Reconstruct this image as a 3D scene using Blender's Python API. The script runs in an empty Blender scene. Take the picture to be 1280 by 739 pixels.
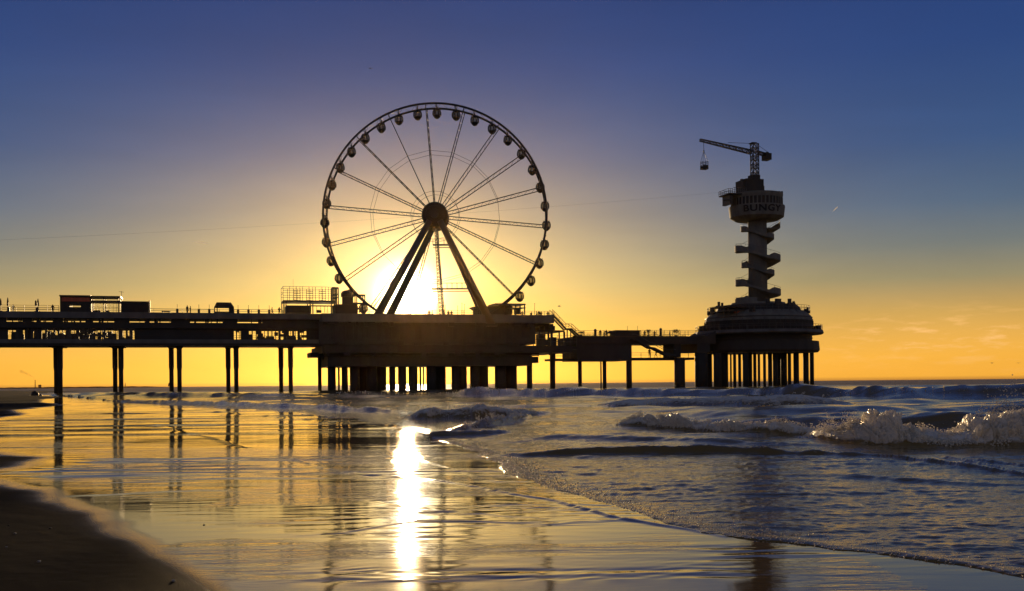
import bpy, math, random
import numpy as np
from mathutils import Vector

random.seed(7); rng = np.random.default_rng(11)
scene = bpy.context.scene
COL = scene.collection
PI = math.pi
rad = math.radians

# ------------------------------------------------------------------ survey of the place
F = 1370.0            # focal length in photo pixels (1280 wide)
CX, HY = 640.0, 479.4 # optical axis / horizon
PHI = 0.0095          # camera roll
HAZE = 1.0e-5
HC = 1.3              # camera height over the sea
TH = rad(16)          # pier axis turned away to the right
CT, ST = math.cos(TH), math.sin(TH)
OX, OY = (543 - CX) / F * 200.0, 200.0

def kk(px, py): return ((px - CX) + (HY - py) * PHI) / F
def S(px, t=0.0, py=430.0):
    k = kk(px, py)
    return (k * OY - OX + t * (k * CT + ST)) / (CT - k * ST)
def YD(s, t=0.0): return OY + s * ST + t * CT
def ZP(px, py, t=0.0):
    return HC + YD(S(px, t, py), t) * ((HY - py) - (px - CX) * PHI) / F
def world(s, t, z): return Vector((OX + s * CT - t * ST, OY + s * ST + t * CT, z))
def beach_slope(Y): return 0.0127 * np.maximum(0.0, 24.0 - np.asarray(Y, dtype=float))
def ground(px, py, z=None):
    """world X, Y of a point of the ground seen at px, py"""
    den = max((py - HY) + (px - CX) * PHI, 0.6)
    Y = F * HC / den
    for _ in range(12):
        zz = float(beach_slope(Y)) if z is None else z
        Y = F * (HC - zz) / den
    return kk(px, py) * Y, Y

# ------------------------------------------------------------------ materials
def lin(c):
    return tuple(((v / 255) / 12.92 if v / 255 <= 0.04045 else ((v / 255 + 0.055) / 1.055) ** 2.4) for v in c)

def mat(name, col, rough=0.6, var=0.25, scale=1.5, metal=0.0, bump=0.0):
    m = bpy.data.materials.new(name); m.use_nodes = True
    nt = m.node_tree; b = nt.nodes['Principled BSDF']
    b.inputs['Roughness'].default_value = rough
    b.inputs['Metallic'].default_value = metal
    tc = nt.nodes.new('ShaderNodeNewGeometry')
    n = nt.nodes.new('ShaderNodeTexNoise'); n.inputs['Scale'].default_value = scale; n.inputs['Detail'].default_value = 6
    mp = nt.nodes.new('ShaderNodeMapping'); mp.inputs['Scale'].default_value = (1, 1, 0.35)
    nt.links.new(tc.outputs['Position'], mp.inputs['Vector']); nt.links.new(mp.outputs['Vector'], n.inputs['Vector'])
    r = nt.nodes.new('ShaderNodeValToRGB')
    r.color_ramp.elements[0].position = 0.3; r.color_ramp.elements[1].position = 0.7
    r.color_ramp.elements[0].color = (*[c * (1 - var) for c in col], 1)
    r.color_ramp.elements[1].color = (*[min(1, c * (1 + var)) for c in col], 1)
    nt.links.new(n.outputs['Fac'], r.inputs['Fac']); nt.links.new(r.outputs['Color'], b.inputs['Base Color'])
    if bump:
        bp = nt.nodes.new('ShaderNodeBump'); bp.inputs['Distance'].default_value = bump
        nt.links.new(n.outputs['Fac'], bp.inputs['Height']); nt.links.new(bp.outputs['Normal'], b.inputs['Normal'])
    return m

def glass_mat(name, tint, clear):
    m = bpy.data.materials.new(name); m.use_nodes = True
    nt = m.node_tree; nt.nodes.clear()
    o = nt.nodes.new('ShaderNodeOutputMaterial'); tr = nt.nodes.new('ShaderNodeBsdfTransparent')
    gl = nt.nodes.new('ShaderNodeBsdfGlossy'); mx = nt.nodes.new('ShaderNodeMixShader')
    tr.inputs['Color'].default_value = (*tint, 1)
    gl.inputs['Color'].default_value = (0.25, 0.25, 0.25, 1); gl.inputs['Roughness'].default_value = 0.08
    mx.inputs[0].default_value = 1 - clear
    nt.links.new(tr.outputs[0], mx.inputs[1]); nt.links.new(gl.outputs[0], mx.inputs[2]); nt.links.new(mx.outputs[0], o.inputs[0])
    return m

M = dict(
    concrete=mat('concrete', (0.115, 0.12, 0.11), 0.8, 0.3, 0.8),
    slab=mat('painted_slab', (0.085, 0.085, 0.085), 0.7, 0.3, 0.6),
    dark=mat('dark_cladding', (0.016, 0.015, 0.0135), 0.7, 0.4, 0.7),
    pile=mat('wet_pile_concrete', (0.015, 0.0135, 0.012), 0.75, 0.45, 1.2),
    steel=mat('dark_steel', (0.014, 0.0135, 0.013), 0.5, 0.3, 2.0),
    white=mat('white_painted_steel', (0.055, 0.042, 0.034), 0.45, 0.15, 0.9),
    rail=mat('galvanised_rail', (0.06, 0.058, 0.055), 0.5, 0.3, 3.0),
    wood=mat('dark_timber', (0.05, 0.035, 0.025), 0.8, 0.4, 3.0),
    red=mat('red_sign_board', (0.42, 0.07, 0.025), 0.5, 0.2, 2.0),
    letter=mat('black_lettering', (0.006, 0.006, 0.007), 0.8, 0.2, 2.0),
    grey=mat('grey_panel', (0.022, 0.021, 0.020), 0.7, 0.25, 0.7),
    cloth=mat('dark_clothing', (0.018, 0.017, 0.018), 0.9, 0.4, 5.0),
    leaf=mat('dark_leaves', (0.035, 0.05, 0.018), 0.7, 0.4, 6.0),
    feather=mat('gull_feathers', (0.25, 0.24, 0.23), 0.8, 0.3, 8.0),
    stone=mat('wet_stone', (0.03, 0.026, 0.022), 0.5, 0.4, 3.0, bump=0.03),
    shell=mat('shell_white', (0.30, 0.26, 0.22), 0.5, 0.3, 40.0),
    land=mat('far_land', (0.03, 0.026, 0.02), 0.9, 0.3, 0.01),
    glass=glass_mat('tinted_glass', (0.55, 0.54, 0.5), 0.9),
    clear=glass_mat('clear_glass', (0.95, 0.96, 0.95), 0.97),
)

# ------------------------------------------------------------------ mesh builder
class MB:
    def __init__(s): s.v = []; s.f = []
    def add(s, vs, fs):
        b = len(s.v); s.v += [tuple(v) for v in vs]; s.f += [tuple(b + i for i in q) for q in fs]
    def box(s, x0, x1, y0, y1, z0, z1):
        if x0 > x1: x0, x1 = x1, x0
        if y0 > y1: y0, y1 = y1, y0
        if z0 > z1: z0, z1 = z1, z0
        s.add([(x, y, z) for z in (z0, z1) for y in (y0, y1) for x in (x0, x1)],
              [(0, 2, 3, 1), (4, 5, 7, 6), (0, 1, 5, 4), (2, 6, 7, 3), (0, 4, 6, 2), (1, 3, 7, 5)])
        return s
    def tube(s, p, q, r, r2=None, n=8):
        p = Vector(p); q = Vector(q); r2 = r if r2 is None else r2
        d = q - p
        if d.length < 1e-6: return s
        d.normalize()
        a = d.orthogonal().normalized(); c = d.cross(a)
        vs = []
        for (o, rr) in ((p, r), (q, r2)):
            for i in range(n):
                an = 2 * PI * i / n
                vs.append(o + (a * math.cos(an) + c * math.sin(an)) * rr)
        fs = [(i, (i + 1) % n, n + (i + 1) % n, n + i) for i in range(n)]
        fs += [tuple(reversed(range(n))), tuple(range(n, 2 * n))]
        s.add(vs, fs); return s
    def path(s, pts, r, n=8, closed=False):
        P = [Vector(p) for p in pts]; m = len(P); vs = []; prev = None
        for i in range(m):
            if closed: d = P[(i + 1) % m] - P[i - 1]
            else: d = P[min(i + 1, m - 1)] - P[max(i - 1, 0)]
            d.normalize()
            a = d.orthogonal().normalized() if prev is None else (prev - d * prev.dot(d)).normalized()
            prev = a; c = d.cross(a); rr = r[i] if isinstance(r, (list, tuple)) else r
            vs += [P[i] + (a * math.cos(2 * PI * j / n) + c * math.sin(2 * PI * j / n)) * rr for j in range(n)]
        fs = []
        for i in range(m if closed else m - 1):
            k = (i + 1) % m
            fs += [(i * n + j, i * n + (j + 1) % n, k * n + (j + 1) % n, k * n + j) for j in range(n)]
        if not closed: fs += [tuple(reversed(range(n))), tuple((m - 1) * n + j for j in range(n))]
        s.add(vs, fs); return s
    def lathe(s, prof, c=(0, 0), n=24, z0=0.0, rot=0.0):
        vs = []
        for (r, z) in prof:
            vs += [(c[0] + r * math.cos(2 * PI * i / n + rot), c[1] + r * math.sin(2 * PI * i / n + rot), z + z0) for i in range(n)]
        fs = []; m = len(prof)
        for k in range(m - 1):
            fs += [(k * n + i, k * n + (i + 1) % n, (k + 1) * n + (i + 1) % n, (k + 1) * n + i) for i in range(n)]
        fs += [tuple(reversed(range(n))), tuple((m - 1) * n + i for i in range(n))]
        s.add(vs, fs); return s
    def blob(s, c, r, seed=0, amp=0.2, n=10, m=7):
        rr = random.Random(seed); vs = [(c[0], c[1], c[2] - r[2])]
        for j in range(1, m):
            ph = -PI / 2 + PI * j / m
            for i in range(n):
                k = 1 + rr.uniform(-amp, amp); th = 2 * PI * i / n
                vs.append((c[0] + r[0] * k * math.cos(ph) * math.cos(th), c[1] + r[1] * k * math.cos(ph) * math.sin(th), c[2] + r[2] * k * math.sin(ph)))
        vs.append((c[0], c[1], c[2] + r[2]))
        fs = [(0, 1 + (i + 1) % n, 1 + i) for i in range(n)]
        for j in range(m - 2):
            fs += [(1 + j * n + i, 1 + j * n + (i + 1) % n, 1 + (j + 1) * n + (i + 1) % n, 1 + (j + 1) * n + i) for i in range(n)]
        L = len(vs) - 1; b = 1 + (m - 2) * n
        fs += [(b + i, b + (i + 1) % n, L) for i in range(n)]
        s.add(vs, fs); return s
    def pieces(s, name, m, root):
        """every loose piece as a part of its own"""
        par = list(range(len(s.v)))
        def fd(a):
            while par[a] != a: par[a] = par[par[a]]; a = par[a]
            return a
        for f in s.f:
            for q in f[1:]: par[fd(q)] = fd(f[0])
        grp = {}
        for f in s.f: grp.setdefault(fd(f[0]), []).append(f)
        for fs in grp.values():
            ids = sorted({i for f in fs for i in f}); mp = {a: b for b, a in enumerate(ids)}
            p = MB(); p.add([s.v[i] for i in ids], [tuple(mp[i] for i in f) for f in fs]); p.build(name, m, root)
    def build(s, name, m, root=None, smooth=False, label=None):
        me = bpy.data.meshes.new(name)
        off = Vector(root['_o']) if root is not None and '_o' in root else Vector((0, 0, 0))
        me.from_pydata([tuple(Vector(v) - off) for v in s.v], [], s.f); me.update()
        if smooth: me.polygons.foreach_set('use_smooth', [True] * len(me.polygons))
        me.materials.append(m if not isinstance(m, str) else M[m])
        o = bpy.data.objects.new(name, me); COL.objects.link(o)
        if root is not None: o.parent = root
        if label: o['label'] = label
        return o

OFF = {}
def tag(o, label=None, cat=None, group=None, kind=None):
    if label: o['label'] = label
    if cat: o['category'] = cat
    if group: o['group'] = group
    if kind: o['kind'] = kind
    return o
def thing(name, label, cat, s=0, t=0, z=0, group=None, loc=None, rotz=None):
    """an Empty at the thing's base; in pier coordinates (s along, t away, z up) unless loc is given"""
    o = bpy.data.objects.new(name, None); COL.objects.link(o); o.empty_display_size = 0.5
    if loc is None:
        o.location = world(s, t, z); o.rotation_euler = (0, 0, TH); o['_o'] = (s, t, z)
    else:
        o.location = loc; o.rotation_euler = (0, 0, rotz or 0); o['_o'] = (0.0, 0.0, 0.0)
    return tag(o, label, cat, group)
def sub(parent_part, mb, name, m, root, smooth=False):
    o = mb.build(name, m, root, smooth); o.parent = parent_part; return o
def copy_tree(o, parent=None):
    c = o.copy(); COL.objects.link(c); c.parent = parent
    for ch in [x for x in scene.objects if x.parent == o]: copy_tree(ch, c)
    return c

ORD = ['', 'first', 'second', 'third', 'fourth', 'fifth', 'sixth', 'seventh', 'eighth', 'ninth', 'tenth', 'eleventh', 'twelfth',
       'thirteenth', 'fourteenth', 'fifteenth', 'sixteenth', 'seventeenth', 'eighteenth']

# box given by photo survey: px range, py range (top, bottom) at offset t0..t1
def pbox(mb, px0, px1, py0, py1, t0, t1, zx=None):
    tf = min(t0, t1)
    zx = (px0 + px1) / 2 if zx is None else zx
    mb.box(S(px0, tf, (py0 + py1) / 2), S(px1, tf, (py0 + py1) / 2), t0, t1, ZP(zx, py1, tf), ZP(zx, py0, tf))
    return mb
def pt(px, py, t): return (S(px, t, py), t, ZP(px, py, t))

def railing(mb, px0, px1, py_top, py_bot, t, step, post=0.035, rails=2, zx=None):
    zx = (px0 + px1) / 2 if zx is None else zx
    zt, zb = ZP(zx, py_top, t), ZP(zx, py_bot, t)
    s0, s1 = S(px0, t), S(px1, t)
    n = max(1, round((s1 - s0) / step))
    for i in range(n + 1):
        s = s0 + (s1 - s0) * i / n
        mb.box(s - post, s + post, t - post, t + post, zb, zt)
    for j in range(rails):
        z = zt - (zt - zb) * j / max(rails, 1) * 0.95
        mb.box(s0, s1, t - post * 0.8, t + post * 0.8, z, z + post * 1.6)

def pile_col(mb, px0, px1, py_top, t, py_bot=None, z_bot=-1.0, n=14, taper=1.0, lean=0.0):
    pc = (px0 + px1) / 2
    s = S(pc, t); r = (S(px1, t) - S(px0, t)) / 2
    zt = ZP(pc, py_top, t)
    prof = [(r * taper, z_bot), (r * taper, zt * 0.45), (r, zt * 0.55), (r, zt)]
    mb.lathe(prof, (s, t), n)

# ------------------------------------------------------------------ approach pier (two storeys)
ZU = 391   # upper deck level, surveyed at px 200
ref = 200
tF, tB = -4.0, 4.0
def zr(py, t=tF): return ZP(ref, py, t)
sL, sR = S(-260, tF), S(402, tF)
ap = thing('pier_walkway', 'long two-storey pier deck on paired columns between left edge and wheel platform', 'pier', S(200), 0, 0)
MB().box(sL, sR, tF - 0.7, tB + 0.7, zr(398.5), zr(391)).build('upper_deck', 'slab', ap)
MB().box(sL, sR, tF - 0.15, tF + 0.5, zr(410.5), zr(403.3)).box(sL, sR, tB - 0.5, tB + 0.15, zr(410.5), zr(404.5)).pieces('edge_beam', 'dark', ap)
m = MB()
for a, b in ((-260, 8), (29, 40), (66, 79), (107, 115), (143, 162), (181, 187), (214, 238), (280, 297), (328, 400)):
    m.box(S(a, tF), S(b, tF), tF, tF + 0.4, zr(403.28), zr(398.52))
m.pieces('bracket', 'dark', ap); m = MB()
for i in range(60):
    p = random.uniform(8, 330); h = random.uniform(0.1, 0.7)
    m.box(S(p, tF), S(p, tF) + random.uniform(0.08, 0.35), tF + 0.02, tF + 0.38, zr(403.26), zr(398.54) if h > 0.4 else zr(401.5))
m.pieces('strut', 'dark', ap)
m = MB().box(sL, sR, tF - 0.8, tB + 0.8, zr(432.5), zr(425))
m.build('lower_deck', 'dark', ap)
MB().box(sL, sR, tF - 0.95, tF - 0.803, zr(429.5), zr(424.5)).build('deck_edge', 'slab', ap)
# opaque facade panels on the lower storey
for t in (tF + 0.6, tB - 0.6):
    m = MB()
    for a, b in ((-260, 10), (20, 29), (43, 52), (169, 292), (301, 311), (383, 402)):
        m.box(S(a, t), S(b, t), t - 0.1, t + 0.1, zr(424.9), zr(410.6))
    m.box(S(136, t), S(146, t), t - 0.1, t + 0.1, zr(424.9), zr(417)).box(S(60, t), S(75, t), t - 0.1, t + 0.1, zr(424.9), zr(419))
    m.pieces('wall', 'dark', ap)
m = MB()
for t in (tF + 0.45, tB - 0.45):
    for a, b, stp in ((52, 169, 5.2), (311, 383, 5.0), (10, 52, 6), (292, 301, 4)):
        p = a
        while p < b:
            w = random.choice((0.05, 0.05, 0.08, 0.18))
            m.box(S(p, t) - w, S(p, t) + w, t - 0.04, t + 0.04, zr(424.9), zr(410.6)); p += stp * random.uniform(0.8, 1.2)
    m.box(S(8, t), S(400, t), t - 0.03, t + 0.03, zr(413.5), zr(413.1))
    m.box(S(8, t), S(400, t), t - 0.03, t + 0.03, zr(419.5), zr(419.1))
m.build('window_frame', 'steel', ap)
m = MB()
for t in (tF + 0.3,):
    m.box(S(52, t), S(169, t), t - 0.01, t + 0.01, zr(424.8), zr(410.7)).box(S(311, t), S(383, t), t - 0.01, t + 0.01, zr(424.8), zr(410.7))
m.pieces('glazing', 'clear', ap)
m = MB(); rr = random.Random(21)
for i in range(95):
    p = rr.choice((rr.uniform(10, 52), rr.uniform(54, 168), rr.uniform(312, 382))); s = S(p, -1.5); t = rr.uniform(-3, 3); w = rr.uniform(.12, .5); z = zr(424.95)
    h = rr.choice((.45, .75, .9, 1.1, 1.5)) * rr.uniform(.8, 1.2); m.box(s - w, s + w, t, t + w, z + h * rr.choice((0, .0, .6)), z + h)
for i in range(26):
    p = rr.uniform(12, 380); s = S(p, -1); z = zr(410.7); m.box(s - rr.uniform(.1, .5), s + rr.uniform(.1, .5), -2, -1.7, z - rr.uniform(.15, .6), z)
m.pieces('furniture', 'steel', ap)
# inside staircase seen through the windows
m = MB(); a = pt(96, 424, 0.5); b = pt(118, 412, 0.5)
m.tube(a, b, 0.28, n=4)
for i in range(9):
    p = [a[j] + (b[j] - a[j]) * i / 8 for j in range(3)]; m.box(p[0] - 0.15, p[0] + 0.15, 0.1, 0.9, p[2], p[2] + 1.0)
m.build('staircase', 'steel', ap)
for (pf, pr) in ((75, 70), (151, 143.6), (224, 214), (295, 285), (363, 351), (-14, -25), (-85, -90), (-160, -175)):
    for px, t in ((pf, -2.6), (pr, 2.6)):
        m = MB(); s = S(px, t); r = 0.40; zt = zr(432.4, t)
        m.lathe([(r * 0.92, -1.2), (r * 0.92, zt * 0.5), (r * 1.08, zt * 0.56), (r * 1.08, zt - 0.5), (r * 1.7, zt - 0.12), (r * 1.7, zt)], (s, t), 14)
        m.build('pillar', 'pile', ap, True)
    m = MB(); s1, s2 = S(pf, -2.6), S(pr, 2.6)
    m.box(min(s1, s2) - 0.5, max(s1, s2) + 0.5, -3.4, 3.4, zr(433.6), zr(432.52)); m.build('cross_beam', 'dark', ap)
# upper-deck railing
m = MB()
railing(m, 188, 268, 386.3, 391, tF - 0.5, 5.5, 0.03, 2, ref)
railing(m, 293, 354, 386.3, 391, tF - 0.5, 5.5, 0.03, 2, ref)
railing(m, -260, 74, 383.4, 391, tF - 0.5, 1.7, 0.03, 3, ref)
railing(m, -260, 354, 386.6, 391, tB + 0.5, 5.5, 0.03, 2, ref)
m.build('railing', 'rail', ap)
for p in (222, 249, 262, 298, 311, 324, 337, 47, 11):
    m = MB(); s = S(p, tF - 0.4); w = 0.19
    m.box(s - w, s + w, tF - 0.55, tF - 0.2, zr(391), zr(386)).box(s - 0.03, s + 0.03, tF - 0.4, tF - 0.34, zr(386), zr(380.5))
    m.build('bollard_lamp', 'steel', ap)

# ---- folded parasols on the left of the deck
for i, (p, top, lab) in enumerate(((1.3, 373, 'folded dark parasol nearest the left edge of the photo on the upper pier deck'),
                                   (10.2, 372, 'folded dark parasol with pale pole between the railing panels at far left'),
                                   (45.2, 375.5, 'shorter folded parasol of the close pair beside the beach bar'),
                                   (48, 373.5, 'taller folded parasol of the close pair beside the beach bar'))):
    s = S(p, -2.0); z0 = zr(391, -2)
    o = thing('folded_parasol', lab, 'parasol', s, -2.0, z0, 'folded parasols on the upper deck')
    zt = ZP(p, top, -2.0)
    MB().tube((s, -2, z0), (s, -2, zt), 0.035).build('pole', 'steel', o)
    MB().lathe([(0.05, z0 + 0.9), (0.16, z0 + 1.0), (0.13, z0 + 1.7), (0.05, zt - 0.02)], (s, -2), 8).build('canopy', 'cloth', o, True)
    MB().lathe([(0.3, z0), (0.3, z0 + 0.08), (0.06, z0 + 0.12)], (s, -2), 10).build('base', 'steel', o)

# ---- beach bar with red sign
o = thing('beach_bar', 'dark flat-roofed bar cabin with a long red sign board on the upper deck', 'kiosk', S(94), -1, zr(391))
m = MB()
pbox(m, 75, 87, 372, 391, -3.5, 1, ref); pbox(m, 87, 101, 372, 381, -3.5, 1, ref); pbox(m, 87, 101, 385, 391, -3.5, 1, ref); pbox(m, 101, 113, 372, 391, -3.5, 1, ref)
m.build('cabin', 'dark', o)
pbox(MB(), 74, 113.5, 370.3, 371.9, -3.9, 1.3, ref).build('roof', 'steel', o)
m = MB(); pbox(m, 77, 91.8, 373.2, 378, -3.62, -3.51, ref); pbox(m, 92.2, 112, 373.2, 378, -3.62, -3.51, ref); m.pieces('sign_board', 'red', o)
m = MB(); pbox(m, 87.2, 100.8, 381.1, 384.9, -3.3, -3.28, ref); fr = pbox(MB(), 87, 101, 380.8, 381.2, -3.56, -3.51, ref); pbox(fr, 87, 101, 384.9, 385.3, -3.56, -3.51, ref)
w = fr.build('window', 'steel', o); sub(w, m, 'pane', 'clear', o)
o = thing('glass_pavilion', 'open-framed glass pavilion between the red-signed bar and the dark container', 'pavilion', S(132), -1, zr(391))
m = MB(); pbox(m, 113.6, 151, 370.8, 372.4, -3.6, 1.2, ref); pbox(m, 113.6, 151, 376.4, 378, -3.4, 1, ref); m.build('roof', 'steel', o)
for p in (114.2, 130, 148.5, 150.5):
    for t in (-3.3, 0.9):
        m = MB(); s = S(p, -3.3); m.box(s - 0.07, s + 0.07, t - 0.07, t + 0.07, zr(391), zr(372.4)); m.build('post', 'steel', o)
m = MB(); pbox(m, 114.5, 148, 379, 391, -3.3, -3.27, ref); m.build('glazing', 'clear', o)
m = MB()
for p in range(118, 150, 4): s = S(p, -3.2); m.box(s - 0.02, s + 0.02, -3.2, -3.16, zr(391), zr(378))
pbox(m, 114.5, 148, 384.5, 385, -3.2, -3.16, ref); m.build('mullions', 'steel', o)
m = MB()
for p in (119, 121.5, 124, 135): s = S(p, -1.5); m.lathe([(0.25, zr(391)), (0.3, zr(389)), (0.22, zr(388)), (0.05, zr(387.4))], (s, -1.5), 8)
m.build('counter', 'wood', o)
o = thing('storage_container', 'plain dark storage container with an upright post at its right end on the upper deck', 'container', S(170), -1, zr(391))
m = MB(); pbox(m, 151.3, 186.2, 377.6, 391, -3.3, 1.2, ref)
for i in range(22): pbox(m, 152 + i * 1.55, 152.7 + i * 1.55, 378.2, 390.6, -3.36, -3.301, ref)
m.build('body', 'dark', o)
m = MB(); pbox(m, 186.3, 187.8, 375.6, 391, -3.3, -3.0, ref); pbox(m, 151.3, 186.2, 377, 377.58, -3.4, 1.3, ref); m.build('corner_post', 'steel', o)
o = thing('antenna_mast', 'thin antenna mast with crossbar rising where pavilion and container meet', 'antenna', S(152), -0.5, zr(377))
m = MB(); m.tube(pt(152, 377, -0.5), pt(152, 364, -0.5), 0.035).tube(pt(148.5, 364.6, -0.5), pt(155, 365.4, -0.5), 0.025); m.build('mast', 'steel', o)
# ---- bench, rail sculpture bits
o = thing('deck_bench', 'low dark bench on the upper deck right of the storage container', 'bench', S(207), -3, zr(391))
m = MB(); pbox(m, 202, 213, 388.7, 389.7, -3.3, -2.5, ref); m.build('seat', 'wood', o)
for p in (203.2, 211.6):
    m = MB(); pbox(m, p - 0.6, p + 0.6, 389.72, 391, -3.2, -2.6, ref); m.build('leg', 'steel', o)
# ---- booth
o = thing('ticket_booth', 'small dark booth with sloped roof and wide open window on the upper deck', 'booth', S(280), -1.5, zr(391))
z0, z1, z2 = zr(391), zr(382.6), zr(376.6); a, b = S(268.2, -3), S(293, -3)
m = MB(); m.add([(a, -3.2, z1), (b, -3.2, z1), (b, 0, z1), (a, 0, z1), (a + .4, -2.9, z2), (b - .5, -2.9, z2), (b - .5, -.4, z2), (a + .4, -.4, z2)],
                [(3, 2, 1, 0), (4, 5, 6, 7), (0, 1, 5, 4), (1, 2, 6, 5), (2, 3, 7, 6), (3, 0, 4, 7)]); m.build('roof', 'dark', o)
m = MB(); m.box(a, b, -3, -0.2, z0, zr(388.6)).box(S(287, -3), b, -3, -0.2, zr(388.6), z1); m.build('counter', 'dark', o)
for p in (268.8, 272):
    m = MB(); s = S(p, -3); m.box(s - 0.06, s + 0.06, -2.95, -2.8, zr(388.6), z1).box(s - 0.06, s + 0.06, -0.4, -0.25, zr(388.6), z1); m.build('post', 'steel', o)

# ---- glass pavilion with a railed roof terrace
o = thing('terrace_pavilion', 'larger glass pavilion with a tall railed roof terrace beside the wheel platform', 'pavilion', S(386), -1, zr(391))
RF = 386
m = MB(); pbox(m, 354, 420, 375.6, 377.6, -3.8, 1.2, RF); m.build('roof', 'steel', o)
m = MB(); pbox(m, 358.5, 389, 382, 391, -3.4, 1, RF); pbox(m, 389, 420, 381.6, 383, -3.4, -3.1, RF); m.build('counter', 'dark', o)
for p in (355.2, 358, 388, 391.5, 418.5):
    m = MB(); s = S(p, -3.5)
    for t in (-3.5, 1): m.box(s - 0.09, s + 0.09, t - 0.09, t + 0.09, ZP(RF, 392, -3.5), ZP(RF, 377.6, -3.5))
    m.build('post', 'steel', o)
m = MB(); pbox(m, 391, 418, 383, 391, -3.3, -3.27, RF); m.build('glazing', 'clear', o)
m = MB()
for p in (396, 401, 406, 410, 414): s = S(p, -3.2); m.box(s - 0.03, s + 0.03, -3.22, -3.16, ZP(RF, 391, -3.2), ZP(RF, 383, -3.2))
for p in (399,): s = S(p, -1); m.box(s - .4, s + .4, -1.4, -.6, ZP(RF, 391, -1), ZP(RF, 387.6, -1))
m.build('mullions', 'steel', o)
m = MB()
for t in (-3.6, 1.0):
    zt, zb = ZP(RF, 358.6, -3.6), ZP(RF, 375.6, -3.6)
    for i in range(9):
        s = S(354.5 + i * 8.1, -3.6); m.box(s - 0.035, s + 0.035, t - 0.035, t + 0.035, zb, zt)
    for z in (zt, zb + (zt - zb) * 0.35, zb + (zt - zb) * 0.7): m.box(S(354.5, -3.6), S(419.5, -3.6), t - 0.025, t + 0.025, z - 0.03, z + 0.03)
    for p in (371, 387, 403):
        for dz in np.linspace(0, 1, 7): m.box(S(p, -3.6), S(p + 4.5, -3.6), t - 0.03, t + 0.03, zb + (zt - zb) * dz - 0.03, zb + (zt - zb) * dz + 0.03)
        for q in (p, p + 4.5): m.box(S(q, -3.6) - .03, S(q, -3.6) + .03, t - 0.03, t + 0.03, zb, zt)
for p in (354.5, 419.3):
    s = S(p, -3.6)
    for z in (zt, zb + (zt - zb) * 0.5): m.box(s - 0.025, s + 0.025, -3.6, 1, z - 0.03, z + 0.03)
m.build('roof_railing', 'steel', o)
o = thing('whip_antenna', 'single thin whip antenna standing on the railed roof terrace', 'antenna', S(367), -1, ZP(367, 375.6, -1))
MB().tube(pt(366.5, 375.6, -1), pt(366.5, 349, -1), 0.03, 0.015).build('whip', 'steel', o)

# ------------------------------------------------------------------ wheel platform
WP = 560
tf = -8.0
def zw(py, t=tf): return ZP(WP, py, t)
wp = thing('wheel_platform', 'massive dark multi-level pier platform on clustered columns carrying the ferris wheel', 'pier', S(555), 0, 0)
a, b = S(402.6, tf), S(693, tf)
s1, s2 = S(466, 0), S(628, 0)
m = MB()
m.box(a, b, tf, -3.6, zw(403), zw(393)).box(a, b, 3.6, 8, zw(403), zw(393)).box(a, s1, -3.6, 3.6, zw(403), zw(393)).box(s2, b, -3.6, 3.6, zw(403), zw(393))
m.build('upper_deck', 'slab', wp)
m = MB(); m.box(S(400, tf), S(672, tf), tf + 1.2, tf + 1.8, zw(430), zw(403.03)).box(S(404, tf), S(672, tf), 6, 6.6, zw(430), zw(403.03))
m.box(S(671, tf), S(672.2, tf), tf + 1.81, 6, zw(430), zw(403.03)); m.pieces('wall', 'grey', wp)
m = MB()
for i in range(28):
    p = 405 + i * 9.6
    if random.random() < 0.75: m.box(S(p, tf), S(p + random.choice((5, 7, 8.4)), tf), tf + 1.1, tf + 1.197, zw(425 - random.choice((0, 0, 3))), zw(406 + random.choice((0, 2, 4))))
m.pieces('window', 'dark', wp)
m = MB(); m.box(S(403, tf - 2), S(716, tf - 2), tf - 2, 8.5, zw(441, tf - 2), zw(432, tf - 2)); m.build('lower_deck', 'dark', wp)
m = MB(); m.box(S(714, tf - 1), S(723, tf - 1), tf - 1, -2, zw(437), zw(434.2)).box(S(388, -3), S(403, -3), -3, 3, zw(446, -3), zw(440.5, -3)).box(S(402.9, -3), S(409, -3), -3, 3, zw(449, -3), zw(441.1, -3)); m.pieces('corbel', 'dark', wp)
m = MB(); m.box(S(409, tf), S(664, tf), tf - 0.5, 7.5, zw(457.5), zw(441.2)).box(S(664, tf), S(675, tf), tf + 1, 6, zw(454), zw(446)); m.build('underbeam', 'dark', wp)
m = MB(); railing(m, 403, 716, 424.5, 432, tf - 1.9, 3.6, 0.05, 3, WP); m.build('lower_railing', 'grey', wp)
m = MB(); railing(m, 462, 600, 388.3, 393, tf + 0.15, 3.2, 0.03, 2, WP); railing(m, 656, 693, 388.3, 393, tf + 0.15, 2.2, 0.03, 2, WP); railing(m, 440, 693, 388.3, 393, 7.8, 3.0, 0.03, 2, WP)
m.build('upper_railing', 'rail', wp)
# right-hand terrace under the deck
m = MB(); m.box(S(672.3, -5), S(692, -5), -5, 5, zw(405.5), zw(403.05)); m.box(S(672.3, -5), S(706, -5), -5, 5, zw(413.2), zw(411.2)); m.build('terrace_slab', 'dark', wp)
m = MB(); m.box(S(686, -5), S(694, -5), -5, 5, zw(410.9), zw(405.53)); m.build('terrace_cabin', 'dark', wp)
for p, t0, t1 in ((674, 431.9, 413.2), (681, 431.9, 413.2), (685.5, 431.9, 413.2), (689.5, 431.9, 413.2), (699, 431.9, 413.2), (705.3, 431.9, 413.2), (675, 411.2, 405.5), (681.5, 411.2, 405.5)):
    m = MB(); s = S(p, -4.6); w = random.choice((0.1, 0.16, 0.2)); m.box(s - w, s + w, -4.8, -4.5, zw(t0), zw(t1)); m.build('terrace_post', 'steel', wp)
m = MB(); railing(m, 672.5, 721, 419, 432, tf + 2, 1.2, 0.03, 3, WP); m.build('terrace_railing', 'rail', wp)
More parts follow.
